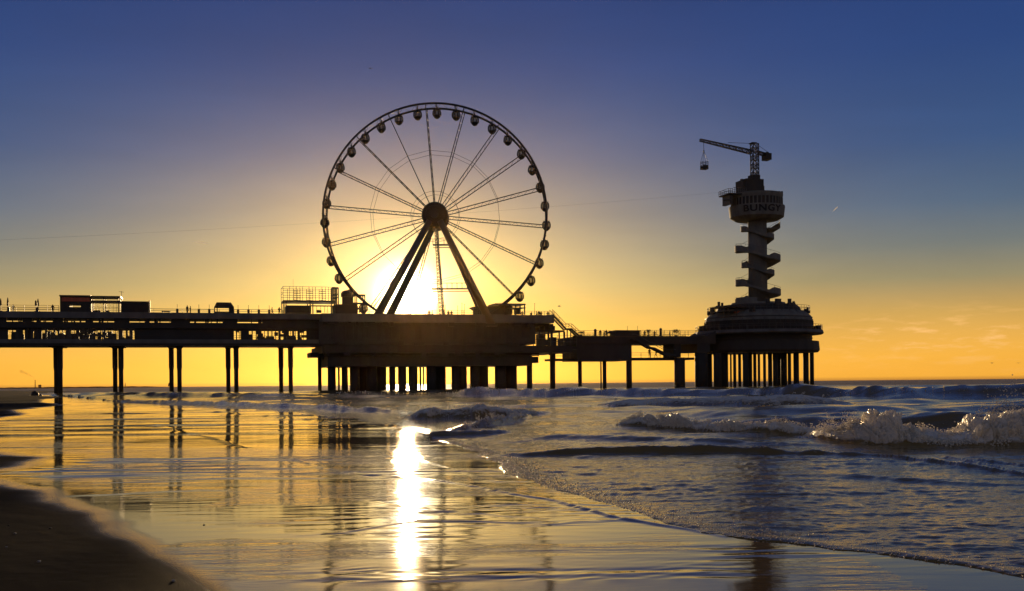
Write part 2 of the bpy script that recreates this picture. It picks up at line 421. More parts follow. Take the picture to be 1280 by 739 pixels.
m = MB(); m.box(S(674, -4), S(682, -4), -4, -2, zw(432), zw(416)).box(S(690, -4), S(696, -4), -4, -2.2, zw(432), zw(420)); m.pieces('terrace_screen', 'dark', wp)
m = MB(); rr = random.Random(31)
for i in range(34):
    p = rr.uniform(406, 690); s_ = S(p, tf - 2); w = rr.uniform(.15, .9); q = rr.choice((431.9, 440.9, 402.9)); h = rr.uniform(.3, 1.2)
    if q > 410: m.box(s_ - w, s_ + w, tf - 2.3, tf - 2.02, zw(q, tf - 2) - (h if q > 440 else 0), zw(q, tf - 2) + (0 if q > 440 else h))
    else: m.box(s_ - w, s_ + w, tf + .3, tf + .9, zw(q) - h * .7, zw(q) - .02)
m.pieces('service_box', 'dark', wp)
for q, r_ in ((442.5, .14), (445, .09), (404.5, .1)):
    m = MB(); m.tube((S(404, tf), tf - (.75 if q > 410 else -1.0), zw(q)), (S(672, tf), tf - (.75 if q > 410 else -1.0), zw(q)), r_); m.build('pipe', 'steel', wp)
# columns between the surveyed gaps
for p0, p1, t in ((409.2, 419.4, -5), (421.9, 424.4, 3), (426.6, 434.5, -4), (436.8, 449, -6), (447, 460, 0), (458, 471, -6), (469, 482.6, -2), (486, 494, -5), (497.2, 507.6, -4), (510.3, 521.7, -5),
                  (523.9, 526.3, 4), (528.1, 529.9, 2), (532.4, 545, -6), (543, 557, -2), (563.9, 574, -6), (572, 583.2, -1), (587.1, 599, -6), (597, 609.8, -2), (618.2, 632, -6), (630, 645.6, -3)):
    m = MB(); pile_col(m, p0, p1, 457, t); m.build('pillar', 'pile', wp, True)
m = MB(); pile_col(m, 396.9, 401.7, 445.8, 0); m.build('pillar', 'pile', wp, True)
m = MB(); pile_col(m, 658.2, 664.8, 452, -3); m.build('pillar', 'pile', wp, True)
m = MB(); pile_col(m, 687.2, 693.7, 441, -4); m.build('pillar', 'pile', wp, True)

# station buildings on the platform
o = thing('boarding_station', 'dark block with open frame towers at the left foot of the wheel', 'station', S(436), -2, zw(393))
RB = 436
m = MB(); pbox(m, 419.5, 447, 380.5, 393, -6, -1, RB); m.build('body', 'dark', o)
m = MB(); pbox(m, 428, 441, 371.5, 380.4, -4.5, -3.9, RB); m.lathe([(0.95, ZP(RB, 371.4, -4.2)), (0.95, ZP(RB, 367, -4.2)), (0.7, ZP(RB, 364.5, -4.2)), (0.3, ZP(RB, 363.2, -4.2))], (S(433.5, -4.2), -4.2), 12); m.build('turret', 'steel', o)
m = MB()
for p0, p1, q0, q1 in ((416.5, 423.5, 360, 380.4), (441.5, 456.5, 368.5, 393)):
    for t in (-5.8, -3.6):
        for p in (p0, (p0 + p1) / 2 if p1 - p0 < 10 else p0 + 5, p1): s = S(p, -5.8); m.box(s - 0.09, s + 0.09, t - 0.09, t + 0.09, ZP(RB, q1, -5.8), ZP(RB, q0, -5.8))
        for q in (q0, (q0 + q1) / 2 - 2, q1 - 8): m.box(S(p0, -5.8), S(p1, -5.8), t - 0.07, t + 0.07, ZP(RB, q, -5.8) - 0.09, ZP(RB, q, -5.8) + 0.09)
    for p in (p0, p1): s = S(p, -5.8); m.box(s - 0.08, s + 0.08, -5.7, -3.7, ZP(RB, q0, -5.8) - 0.09, ZP(RB, q0, -5.8) + 0.09)
m.build('frame_tower', 'steel', o)
m = MB()
for p in (444, 447, 450, 453): s = S(p, -5.5); m.box(s - 0.12, s + 0.12, -5.5, -5.3, ZP(RB, 391, -5.5), ZP(RB, 382, -5.5))
m.pieces('baluster', 'steel', o)
o = thing('exit_station', 'dark canopied station with flat roof frame at the right foot of the wheel', 'station', S(625), -2, zw(393))
RB = 620
m = MB(); s0 = S(594, -4)
zz = lambda q: ZP(RB, q, -4)
m.add([(S(592.5, -4), -4, zz(383.6)), (S(641, -4), -4, zz(382.2)), (S(641, -4), -4, zz(393)), (S(598, -4), -4, zz(393)), (S(598, -4), -4, zz(387)), (S(592.5, -4), 0, zz(383.6)), (S(641, -4), 0, zz(382.2)), (S(641, -4), 0, zz(393)), (S(598, -4), 0, zz(393)), (S(598, -4), 0, zz(387))],
      [(0, 4, 3, 2, 1), (5, 6, 7, 8, 9), (0, 1, 6, 5), (1, 2, 7, 6), (2, 3, 8, 7), (3, 4, 9, 8), (4, 0, 5, 9)]); m.build('body', 'dark', o)
m = MB(); pbox(m, 619, 657, 379.2, 380.8, -6, -1, RB); pbox(m, 636, 657, 384, 385, -5.8, -1.2, RB); m.build('roof', 'steel', o)
for p in (592.9, 637.5, 645, 650.5, 656.2):
    m = MB(); s = S(p, -5.6); m.box(s - 0.1, s + 0.1, -5.7, -5.5, ZP(RB, 393, -5.6), ZP(RB, 380.8 if p > 600 else 383.8, -5.6)); m.build('post', 'steel', o)
m = MB()
for p in (645, 648): s = S(p, -4); m.box(s - 0.35, s + 0.3, -4.2, -4, ZP(RB, 393, -4), ZP(RB, 385.5, -4))
m.pieces('turnstile', 'steel', o)
for p, q, lab in ((546.5, 380.5, 'thin flagpole just left of the wheel ladder mast'), (556.5, 382, 'short thin flagpole second from the ladder mast'), (572, 383, 'faint short flagpole midway along the platform railing'),
                  (577.5, 379.5, 'tallest thin flagpole near the right wheel leg'), (580.6, 381, 'thin flagpole closest to the right wheel leg'), (668.2, 380, 'lone flagpole right of the exit station')):
    o = thing('flagpole', lab, 'flagpole', S(p, -7.2), -7.2, zw(393), 'thin flagpoles on the wheel platform')
    MB().tube(pt(p, 393, -7.2), pt(p, q, -7.2), 0.05, 0.03).build('pole', 'steel', o); MB().blob(pt(p, q - 0.3, -7.2), (0.07, 0.07, 0.07), 1, 0, 8, 5).build('finial', 'steel', o)
# stair from the platform down to the bridge
o = thing('outdoor_stair', 'long outdoor stair with handrails descending from the wheel platform to the bridge', 'staircase', S(722, -6), -6, ZP(722, 421, -6))
m = MB()
P = [pt(690.5, 393.5, -6), pt(707.5, 411.3, -6), pt(714.5, 411.3, -6), pt(724.5, 420.3, -6)]
for dt in (0, 1.6): m.path([(p[0], p[1] + dt, p[2]) for p in P], 0.2, 4)
for i in range(3):
    for k in np.linspace(0, 1, 14 if i != 1 else 6):
        p = [P[i][j] + (P[i + 1][j] - P[i][j]) * k for j in range(3)]; m.box(p[0] - 0.15, p[0] + 0.15, -6, -4.4, p[2] + 0.0, p[2] + 0.06)
m.build('flight', 'steel', o)
m = MB()
for dt in (0, 1.6):
    m.path([(p[0], p[1] + dt, p[2] + 0.95) for p in P], 0.05, 6); m.path([(p[0], p[1] + dt, p[2] + 0.55) for p in P], 0.025, 6)
    for i in range(3):
        for k in (0, 0.5): p = [P[i][j] + (P[i + 1][j] - P[i][j]) * k for j in range(3)]; m.tube((p[0], p[1] + dt, p[2]), (p[0], p[1] + dt, p[2] + 0.95), 0.03)
m.build('handrail', 'rail', o)
m = MB(); m.tube(pt(709, 411.5, -5.9), pt(709, 422, -5.9), 0.12).tube(pt(713.5, 411.5, -5.9), pt(713.5, 422, -5.9), 0.12); m.build('post', 'steel', o)

# ------------------------------------------------------------------ bridge to the tower
BR = 780; tb = -4.5
def zb(py, t=tb): return ZP(BR, py, t)
br = thing('pier_bridge', 'slender two-level footbridge linking the wheel platform and the bungy tower platform', 'bridge', S(780), 0, 0)
MB().box(S(716.3, tb), S(884, tb), tb, 4.5, zb(430), zb(421.3)).build('upper_deck', 'dark', br)
MB().box(S(721.5, tb), S(789, tb), tb + 0.2, 4.2, zb(451), zb(430.03)).build('hall', 'grey', br)
MB().box(S(694, tb), S(721.4, tb), -3, 2, zb(450.5), zb(448)).box(S(789.1, tb), S(872, tb), -3, 2, zb(450), zb(447)).pieces('lower_walkway', 'dark', br)
m = MB(); railing(m, 694, 721.4, 442.3, 448, -2.9, 1.6, 0.035, 2, BR); railing(m, 789.1, 872, 441.3, 447.2, -2.9, 1.9, 0.035, 2, BR); m.build('lower_railing', 'rail', br)
m = MB(); railing(m, 716.3, 769, 413.8, 421.3, tb + 0.15, 2.2, 0.028, 3, BR); railing(m, 801, 870, 413, 421.3, tb + 0.15, 1.7, 0.03, 3, BR); railing(m, 716.3, 870, 414, 421.3, 4.3, 2.4, 0.028, 2, BR); m.build('railing', 'rail', br)
for p0, p1, q, t in ((722.2, 726.9, 450.8, -2.6), (750, 751.7, 450.8, 2.2), (753, 757.6, 450.8, -2.4), (782.6, 789.3, 430.2, -3.2), (843, 855.4, 447, -3.4)):
    m = MB(); pile_col(m, p0, p1, q, t); m.build('pillar', 'pile', br, True)
m = MB(); s = S(842, -3.4); pbox(m, 842.2, 851, 429.9, 446.8, -4.0, 1, BR); m.build('pier_head', 'pile', br)
# stair to lower walkway
m = MB(); P = [pt(790, 424.5, -5.2), pt(795, 424.5, -5.2), pt(813, 434.8, -5.2), pt(818, 435.5, -5.2), pt(834, 443.5, -5.2), pt(845, 443.5, -5.2)]
for dt in (0, 1.4): m.path([(p[0], p[1] + dt, p[2]) for p in P], 0.24, 4)
for i in range(5):
    for k in np.linspace(0, 1, 10): p = [P[i][j] + (P[i + 1][j] - P[i][j]) * k for j in range(3)]; m.box(p[0] - 0.16, p[0] + 0.16, -5.2, -3.8, p[2] + 0.02, p[2] + 0.08)
m.build('staircase', 'grey', br)
m = MB()
for dt in (0, 1.4): m.path([(p[0], p[1] + dt, p[2] + 1.0) for p in P], 0.05, 6)
m.build('stair_handrail', 'rail', br)
o = thing('dark_booth', 'long low dark booth with flat roof on the bridge deck above the staircase', 'booth', S(785), -3, zb(421))
m = MB(); pbox(m, 770, 800, 413.8, 421.3, -4.2, -1, BR); m.build('body', 'dark', o); m = MB(); pbox(m, 769.5, 800.6, 412.8, 413.77, -4.4, -0.8, BR); m.build('roof', 'steel', o)
for p in (784.5, 797):
    m = MB(); m.tube(pt(p, 413, -4), pt(p, 407.5, -4), 0.035); m.build('mast', 'steel', o)
for p, q, lab in ((744.2, 411.2, 'round-topped dark kiosk pillar on the bridge nearer the wheel'), (826, 410.2, 'round-topped dark kiosk pillar on the bridge nearer the bungy tower')):
    o = thing('kiosk_pillar', lab, 'pillar', S(p, -3), -3, zb(421), 'kiosk pillars on the bridge')
    s = S(p, -3); z0 = zb(421.3); z1 = ZP(p, q, -3)
    MB().lathe([(0.22, z0), (0.22, z0 + 0.25), (0.24, z0 + 0.3), (0.24, z1 - 0.35)], (s, -3), 14).build('body', 'dark', o, True)
    MB().lathe([(0.27, z1 - 0.34), (0.27, z1 - 0.2), (0.2, z1 - 0.05), (0.05, z1)], (s, -3), 14).build('cap', 'steel', o, True)
o = thing('round_parasol', 'open flat-topped parasol on the bridge left of the dark booth', 'parasol', S(763, -3), -3, zb(421))
s = S(763, -3); z0 = zb(421.3); z1 = ZP(763, 414, -3)
MB().tube((s, -3, z0), (s, -3, z1), 0.05).build('pole', 'steel', o); MB().lathe([(0.62, z1 - 0.42), (0.66, z1 - 0.3), (0.4, z1 - 0.1), (0.05, z1)], (s, -3), 12).build('canopy', 'cloth', o, True)
def shrub(name, label, px, ptop, t, w, zbase, seed, nl=160):
    s = S(px, t); zt = ZP(px, ptop, t); rr = random.Random(seed)
    o = thing(name, label, 'plant', s, t, zbase)
    MB().lathe([(0.2, zbase), (0.27, zbase + 0.4), (0.25, zbase + 0.42)], (s, t), 10).build('pot', 'dark', o)
    MB().tube((s, t, zbase + 0.3), (s + 0.03, t, zt - 0.3), 0.04).build('stem', 'wood', o)
    m = MB(); zc = (zt + zbase) / 2 + 0.25
    for i in range(nl):
        c = Vector((s + rr.gauss(0, w * .45), t + rr.gauss(0, w * .45), min(zt, zc + rr.gauss(0.1, 0.22) + 0.1)))
        u = Vector((rr.gauss(0, 1), rr.gauss(0, 1), rr.gauss(0, .7))).normalized(); v = u.orthogonal().normalized() * 0.05
        L = rr.uniform(0.1, 0.22)
        m.add([c - v, c + u * L * .5 - v * 1.3, c + u * L, c + u * L * .5 + v * 1.3, c + v], [(0, 1, 2, 3, 4)])
    m.build('foliage', 'leaf', o)
shrub('potted_plant', 'bushy potted plant at the foot of the outdoor stair', 726.5, 415, -3.5, 0.5, zb(421.3), 1)
shrub('potted_plant', 'leaning potted plant just right of the dark booth', 810.5, 412.5, -3.5, 0.45, zb(421.3), 2)
shrub('potted_plant', 'broad spreading potted plant near the right end of the bridge', 845, 412.3, -3.5, 0.65, zb(421.3), 3, 220)
o = thing('planter_hedge', 'ragged low hedge growing along the edge of the bridge deck', 'hedge', S(790), -4, zb(421))
m = MB(); pbox(m, 717, 860, 420.2, 421.25, -4.25, -3.6, BR); m.build('trough', 'wood', o)
m = MB(); rr = random.Random(5)
for i in range(2400):
    p = rr.uniform(718, 858)
    if 769 < p < 801: continue
    c = Vector((S(p, -4), -3.9 + rr.uniform(-.3, .3), zb(420.6) + abs(rr.gauss(0, 0.22)) * (0.6 + 0.7 * math.sin(p * 0.45) ** 2)))
    u = Vector((rr.gauss(0, 1), rr.gauss(0, 1), rr.gauss(0.4, .7))).normalized(); v = u.orthogonal().normalized() * 0.04
    m.add([c - v, c + u * .16, c + v], [(0, 1, 2)])
m.build('foliage', 'leaf', o)

# ------------------------------------------------------------------ tower platform and bungy tower
TP = 948; sT = S(TP, 0); PXT = YD(sT) / F     # metres per photo pixel along the axis
def zt_(py, t=0.0): return ZP(TP, py, t)
tp = thing('tower_platform', 'round stepped dark pier head with sloping terraces on a cluster of thin columns', 'pier', sT, 0, 0)
R = lambda p: p * PXT
c0 = (sT, 0)
MB().lathe([(R(72), zt_(441.5)), (R(74), zt_(439)), (R(73), zt_(428)), (R(64), zt_(427.9))], c0, 32).build('lower_deck', 'dark', tp)
MB().lathe([(R(65), zt_(428)), (R(65), zt_(419.6))], c0, 32).build('drum_wall', 'dark', tp)
MB().lathe([(R(77), zt_(419.5)), (R(79), zt_(418)), (R(78), zt_(414.6)), (R(66), zt_(414.4))], c0, 40).build('ring_deck', 'slab', tp)
MB().lathe([(R(65), zt_(414.3)), (R(66), zt_(404)), (R(66), zt_(402.6))], c0, 32).build('gallery_wall', 'dark', tp)
MB().lathe([(R(66.5), zt_(402.5)), (R(63.5), zt_(396)), (R(57), zt_(390.6)), (R(54), zt_(390))], c0, 32).build('sloped_roof', 'concrete', tp)
MB().lathe([(R(52), zt_(389.9)), (R(51), zt_(386)), (R(47), zt_(382.5)), (R(36), zt_(382))], c0, 32).build('upper_terrace', 'dark', tp)
MB().lathe([(R(34), zt_(381.9)), (R(33), zt_(379)), (R(20), zt_(378.7))], c0, 32).build('top_plinth', 'concrete', tp)
m = MB()
for i in range(64):
    an = 2 * PI * i / 64; ca, sa = math.cos(an), math.sin(an)
    m.tube((sT + R(66.4) * ca, R(66.4) * sa, zt_(414)), (sT + R(66.4) * ca, R(66.4) * sa, zt_(403)), .07, n=5)
    if i % 2 == 0: m.tube((sT + R(66) * ca, R(66) * sa, zt_(402)), (sT + R(57) * ca, R(57) * sa, zt_(390.3)), .09, n=5)
for q, r in ((409, 66.3), (398.5, 65.2), (424, 65.2)): m.path([(sT + R(r) * math.cos(2 * PI * i / 64), R(r) * math.sin(2 * PI * i / 64), zt_(q)) for i in range(64)], .10, 5, True)
m.build('cladding_ribs', 'steel', tp)
m = MB(); rr = random.Random(8)
for i in range(46):
    an = rr.uniform(0, 2 * PI); r = R(rr.choice((60.5, 73.5, 49))); z = zt_({60.5: 394, 73.5: 414.4, 49: 384.8}[round(r / R(1), 1)]) if False else zt_(414.4 if r > R(70) else (392.5 if r > R(55) else 384.5)); h = rr.uniform(.4, 1.3); w = rr.uniform(.12, .4)
    x, y = sT + r * math.cos(an), r * math.sin(an); m.box(x - w, x + w, y - w, y + w, z - .1, z + h)
m.pieces('planter_box', 'steel', tp)
m = MB(); m.box(S(870, -4), S(886, -4), -4.5, 4.5, zt_(441), zt_(421.2))
m.add([(S(869.5, -4), -4.6, zt_(428, -4)), (S(893, -4), -4.6, zt_(414, -4)), (S(893, -4), -4.6, zt_(430, -4)), (S(869.5, -4), 4.6, zt_(428, -4)), (S(893, -4), 4.6, zt_(414, -4)), (S(893, -4), 4.6, zt_(430, -4))],
      [(0, 2, 1), (3, 4, 5), (0, 1, 4, 3), (1, 2, 5, 4), (2, 0, 3, 5)]); m.build('bridge_landing', 'grey', tp)
m = MB()
for (r, p0, p1) in ((77, 414.4, 408), (62.5, 391, 384.5)):
    rm = R(r)
    for i in range(56):
        an = 2 * PI * i / 56; x, y = sT + rm * math.cos(an), rm * math.sin(an); m.tube((x, y, zt_(p0)), (x, y, zt_(p1)), 0.035, n=5)
    for f in (1.0, 0.55): m.path([(sT + rm * math.cos(2 * PI * i / 56), rm * math.sin(2 * PI * i / 56), zt_(p0) + (zt_(p1) - zt_(p0)) * f) for i in range(56)], 0.035, 6, True)
m.build('railing', 'rail', tp)
m = MB()
for i, (p, hgt) in enumerate(((1016, 4.5), (1019, 6), (1022, 5.5), (1024.5, 4), (886, 7), (880, 5.5))):
    s = S(p, -1); z0 = zt_(414.4); z1 = z0 + hgt * PXT * 1.1
    m.box(s - .25, s + .2, -1.5, -.9, z0, z0 + (z1 - z0) * .45).box(s - .25, s - .15, -1.5, -.9, z0, z1)
m.pieces('seat', 'wood', tp)
m = MB(); pbox(m, 905, 934, 382.6, 383.8, -7, -1, TP); pbox(m, 917, 934, 386.8, 388, -6.6, -1.5, TP); pbox(m, 905, 920, 388.4, 389.4, -7, -2, TP); m.pieces('canopy_roof', 'steel', tp)
for p in (905.6, 911, 921):
    m = MB(); s = S(p, -6.8); m.box(s - 0.06, s + 0.06, -6.9, -6.7, zt_(395, -6.8), zt_(382.6, -6.8)); m.build('canopy_post', 'steel', tp)
MB().box(S(917, -5), S(929, -5), -6, -4, zt_(392.2, -5), zt_(389.6, -5)).build('red_awning', 'red', tp)
for p0, p1, t in ((869, 883.8, -5), (884.2, 889.5, 6), (891.9, 901, -6), (899, 909.3, -3), (912.2, 914.3, 7), (916.3, 919.8, -7), (922.4, 925.9, 5), (928.3, 935, -8), (933, 939.5, -3), (941.4, 945, -7), (946.9, 949.8, 6), (953.7, 957, -9),
                  (959.8, 964.6, -4), (966, 972, -8), (970, 976, 3), (976, 983, -6), (984.6, 988.4, -8), (991.9, 998, -5), (1004, 1010.2, -4), (1012.2, 1016.8, 2)):
    m = MB(); pile_col(m, p0, p1, 441, t, n=12); m.build('pillar', 'pile', tp, True)

bt = thing('bungy_tower', 'tall concrete lookout tower with twin spiral stairs and a flared top pod lettered BUNGY', 'tower', sT, 0, zt_(378.7))
rT = R(11.6)
MB().lathe([(rT * 1.02, zt_(378.6)), (rT, zt_(276))], c0, 32).build('shaft', 'concrete', bt, True)
MB().box(S(925, -3), S(944, -3), -4, -1.5, zt_(381.8), zt_(373.8)).build('entrance', 'concrete', bt)
def helix(pys, r_out, name, start_left, H, th):
    """solid-parapet spiral stair; pys are the levels at successive half turns"""
    m = MB(); ri = rT + 0.01; n = 32; prof = []
    for h in range(len(pys) - 1):
        for i in range(n + (1 if h == len(pys) - 2 else 0)):
            f = i / n
            left = start_left if h % 2 == 0 else (not start_left)
            # from left to right pass in front (towards the camera: -t), from right to left behind
            an = ((PI + PI * f) if left else (PI * f)) - .47
            fe = f - 0.145 * math.sin(2 * PI * f)
            prof.append((an, zt_(pys[h] + (pys[h + 1] - pys[h]) * fe)))
    ring = []
    for an, z in prof:
        ca, sa = math.cos(an), math.sin(an); e = abs(math.cos(an + .47)); e = min(1, max(0, (e - .50) / .22)); e = e * e * (3 - 2 * e)
        ro = r_out - 0.55 * (1 - e); Hh = H * (.34 + .66 * e)      # full parapets on the landings, low kerbs on the flights
        for r, zz in ((ri, z - th), (ro - 0.25, z - th), (ro, z - th * .5), (ro, z + Hh), (ro - 0.16, z + Hh), (ro - 0.16, z), (ri, z)):
            ring.append((sT + r * ca, r * sa, zz))
    k = 7; N = len(prof); fs = []
    for i in range(N - 1): fs += [(i * k + j, i * k + (j + 1) % k, (i + 1) * k + (j + 1) % k, (i + 1) * k + j) for j in range(k)]
    fs += [tuple(range(k)), tuple(reversed(range((N - 1) * k, N * k)))]
    m.add(ring, fs); o = m.build(name, 'concrete', bt)
    rr = MB(); rr.path([(sT + (r_out - 0.08) * math.cos(a), (r_out - 0.08) * math.sin(a), z + H + 0.35) for a, z in prof], 0.03, 5)
    for a, z in prof[::6]: rr.tube((sT + (r_out - 0.08) * math.cos(a), (r_out - 0.08) * math.sin(a), z + H), (sT + (r_out - 0.08) * math.cos(a), (r_out - 0.08) * math.sin(a), z + H + 0.35), 0.025, n=5)
    sub(o, rr, 'handrail', 'rail', bt)
helix([285, 314, 326.5, 356, 369, 380], R(28), 'spiral_stair', False, R(6.6), R(1.8))
helix([288.5, 299, 333.5, 344, 377], R(20.5), 'spiral_stair', True, R(5.2), R(1.5))
cP = (sT - R(0.5), 0)
MB().lathe([(R(12), zt_(277)), (R(27), zt_(276)), (R(33), zt_(272.5)), (R(34.4), zt_(260.6)), (R(34.2), zt_(258.9)), (R(31.5), zt_(258.8))], cP, 40).build('pod_base', 'concrete', bt)
MB().lathe([(R(31), zt_(258.78)), (R(31), zt_(249.4))], cP, 40).build('window_band', 'dark', bt)
MB().lathe([(R(31.4), zt_(249.38)), (R(32.2), zt_(246)), (R(32.2), zt_(243.6)), (R(29), zt_(243.3))], cP, 40).build('pod_roof', 'concrete', bt)
m = MB()
for i in range(40):
    an = 2 * PI * i / 40; x, y = cP[0] + R(31.2) * math.cos(an), R(31.2) * math.sin(an)
    m.tube((x, y, zt_(258.9)), (x, y, zt_(249.3)), R(0.8), n=6)
m.build('window_mullions', 'concrete', bt)
m = MB(); MBx = m
m.box(S(934, -2), S(956, -2), -2.2, 2.2, zt_(243.28), zt_(226.5)); m.box(S(955, -2), S(959, -2), -1.5, 1.5, zt_(243.28), zt_(234)); m.build('machine_room', 'dark', bt)
m = MB(); m.tube(pt(926.5, 236, -1.5), pt(935, 232.8, -1.5), 0.16).tube(pt(929.5, 234.5, -1.5), pt(929, 227.5, -1.5), 0.12).box(S(928, -1.5), S(931, -1.5), -1.7, -1.2, zt_(229), zt_(226.8)); m.build('camera_boom', 'steel', bt)
m = MB()
for p in (958, 963, 967, 971, 975, 978.5): s = S(p, -2); m.box(s - R(1.2), s + R(1.2), -2.3, -1.7, zt_(243.3), zt_(240.6))
m.tube(pt(958, 241.3, -2), pt(978, 241.6, -2), 0.05); m.build('roof_vents', 'steel', bt)
m = MB(); m.box(S(912, -2), S(934, -2), -2.4, 2, zt_(246.6), zt_(245.2)); m.tube(pt(904, 250.6, -2), pt(913, 249.7, -2), 0.12); m.box(S(915, -2), S(919, -2), -1.6, 1.5, zt_(258), zt_(246.62)); m.build('jump_deck', 'steel', bt)
m = MB()
for t in (-2.3, 1.9):
    for i in range(10): s = S(911.8 + i * 2.45, -2); m.box(s - .035, s + .035, t - .035, t + .035, zt_(245.2), zt_(238.2) if i > 2 else zt_(240))
    for q in (238.4, 241.5): m.box(S(917, -2), S(933.5, -2), t - .03, t + .03, zt_(q) - .035, zt_(q) + .035)
    for q in (240, 242.8): m.box(S(911.8, -2), S(917, -2), t - .03, t + .03, zt_(q) - .035, zt_(q) + .035)
s = S(911.8, -2)
for q in (240, 242.8): m.box(s - .03, s + .03, -2.3, 1.9, zt_(q) - .035, zt_(q) + .035)
m.build('jump_deck_railing', 'rail', bt)
# lettering wrapped on the pod
cu = bpy.data.curves.new('lettering', 'FONT'); cu.body = 'BUNGY'; cu.size = 1.0; cu.extrude = 0.02; cu.offset = 0.025; cu.space_character = 1.12; cu.align_x = 'CENTER'
to = bpy.data.objects.new('lettering_source', cu); COL.objects.link(to)
dg = bpy.context.evaluated_depsgraph_get(); me = bpy.data.meshes.new_from_object(to.evaluated_get(dg)); bpy.data.objects.remove(to)
import bmesh
bm = bmesh.new(); bm.from_mesh(me)
for _ in range(2): bmesh.ops.subdivide_edges(bm, edges=[e for e in bm.edges if e.calc_length() > 0.12], cuts=1)
xs = [v.co.x for v in bm.verts]; ys = [v.co.y for v in bm.verts]; W_, H_ = max(xs) - min(xs), max(ys) - min(ys); xm = (max(xs) + min(xs)) / 2
zc0, zc1 = zt_(268.8), zt_(260.6)
off = Vector(bt['_o'])
# direction to the viewer from the tower, slightly right of it
for v in bm.verts:
    f = (v.co.y - min(ys)) / H_; z = zc0 + (zc1 - zc0) * f
    rad_here = R(33.35) + (R(34.3) - R(33.35)) * f + 0.05 + v.co.z * 1.5
    an = -PI / 2 - 0.25 + (v.co.x - xm) / W_ * 1.46
    v.co = Vector((cP[0] + rad_here * math.cos(an), rad_here * math.sin(an), z)) - off
bm.to_mesh(me); bm.free(); me.materials.clear(); me.materials.append(M['letter'])
lo = bpy.data.objects.new('lettering', me); COL.objects.link(lo); lo.parent = bt

# crane on the tower
cr = thing('tower_crane', 'lattice bungy crane with tilted jib and counterweight on top of the tower', 'crane', S(943, 0), 0, zt_(226.5))
def lattice(m, p, q, w, n, up=Vector((0, 0, 1)), r=0.05, w2=None, tri=False):
    p = Vector(p); q = Vector(q); d = (q - p).normalized(); a = d.cross(up).normalized(); b = a.cross(d).normalized()
    w2 = w if w2 is None else w2
    cs = [(-1, -1), (1, -1), (1, 1), (-1, 1)]
    def node(i, j): f = i / n; ww = (w + (w2 - w) * f) / 2; return p + (q - p) * f + a * cs[j][0] * ww + b * cs[j][1] * ww
    for j in range(4): m.tube(node(0, j), node(n, j), r * 1.5, n=5)
    for i in range(n):
        for j in range(4):
            j2 = (j + 1) % 4
            m.tube(node(i, j), node(i + 1, j2) if i % 2 else node(i + 1, j2), r, n=4); m.tube(node(i + 1, j), node(i + 1, j2), r, n=4)
            m.tube(node(i + 1, j), node(i, j2), r, n=4) if i % 2 else None
m = MB(); lattice(m, pt(943.5, 226.4, 0), pt(943, 180, 0), R(7.5), 9, Vector((0, 1, 0)), 0.07); m.build('mast', 'steel', cr)
m = MB(); lattice(m, pt(940, 190.5, 0), pt(875, 175.2, 0), R(4.8), 16, Vector((0, 0, 1)), 0.055, R(2.6)); m.build('jib', 'steel', cr)
m = MB(); lattice(m, pt(946, 190.5, 0), pt(962, 195.3, 0), R(3.4), 4, Vector((0, 0, 1)), 0.07); m.build('counter_jib', 'steel', cr)
m = MB(); m.box(S(957, 0), S(964, 0), -0.9, 0.9, ZP(960, 200.5, 0), ZP(960, 192.5, 0)).box(S(959.5, 0), S(962, 0), -.4, .4, ZP(960, 192.5, 0), ZP(960, 190.5, 0)); m.build('counterweight', 'dark', cr)
m = MB(); m.tube(pt(942, 179.5, 0), pt(910, 178.3, 0), 0.04).tube(pt(944.5, 179.5, 0), pt(961, 191, 0), 0.04); m.build('stay_cable', 'steel', cr)
m = MB(); m.box(S(939.5, 0), S(949.5, 0), -0.9, 0.9, ZP(943, 225.6, 0), ZP(943, 219.5, 0)).box(S(940.5, 0), S(946.5, 0), -.7, .7, ZP(943, 180, 0), ZP(943, 178.8, 0)); m.pieces('slew_block', 'dark', cr)
cg = thing('jump_cage', 'small bungy jump cage hanging by a rope under the crane jib tip', 'cage', S(882.3, 0), 0, ZP(882, 212, 0))
m = MB(); z0, z1 = ZP(882, 212, 0), ZP(882, 201, 0); s0, s1 = S(879, 0), S(886, 0); hw = (s1 - s0) / 2; sc = (s0 + s1) / 2
m.box(s0, s1, -hw, hw, z0, z0 + 0.2).box(s0, s1, -hw, -hw + .06, z0 + .2, z0 + .75).box(s0, s1, hw - .06, hw, z0 + .2, z0 + .75).build('floor', 'dark', cg)
m = MB()
for x in (s0 + .05, sc, s1 - .05):
    for y in (-hw + .05, hw - .05): m.tube((x, y, z0), (x, y, z1 - 0.25), 0.05, n=5)
for f in (0.55, 0.8, 1): 
    z = z0 + (z1 - .25 - z0) * f
    m.path([(s0 + .05, -hw + .05, z), (s1 - .05, -hw + .05, z), (s1 - .05, hw - .05, z), (s0 + .05, hw - .05, z)], 0.04, 5, True)
m.build('bars', 'steel', cg)
m = MB(); top = Vector((sc - R(0.5), 0, ZP(882, 189, 0)))
for x in (s0 + .05, s1 - .05):
    for y in (-hw + .05, hw - .05): m.tube((x, y, z1 - .25), top, 0.035, n=5)
m.tube(top, (sc - R(0.6), 0, ZP(881, 177.5, 0)), 0.05, n=5); m.blob(top, (0.14, 0.14, 0.25), 3, 0, 8, 6); m.build('rope', 'steel', cg)

# zip line from the tower to the shore
o = thing('zip_line', 'long thin zip line cable slanting from the tower top across the sky to the left', 'cable', sT, 0, zt_(240))
A = Vector(pt(912, 239.5, 1)); B = Vector(pt(-420, 316, 1)); m = MB(); pts = []
for i in range(61):
    f = i / 60; p = A.lerp(B, f); p.z -= 4 * 1.4 * f * (1 - f); pts.append(p)
m.path(pts, 0.009, 6); m.build('cable', 'rail', o)

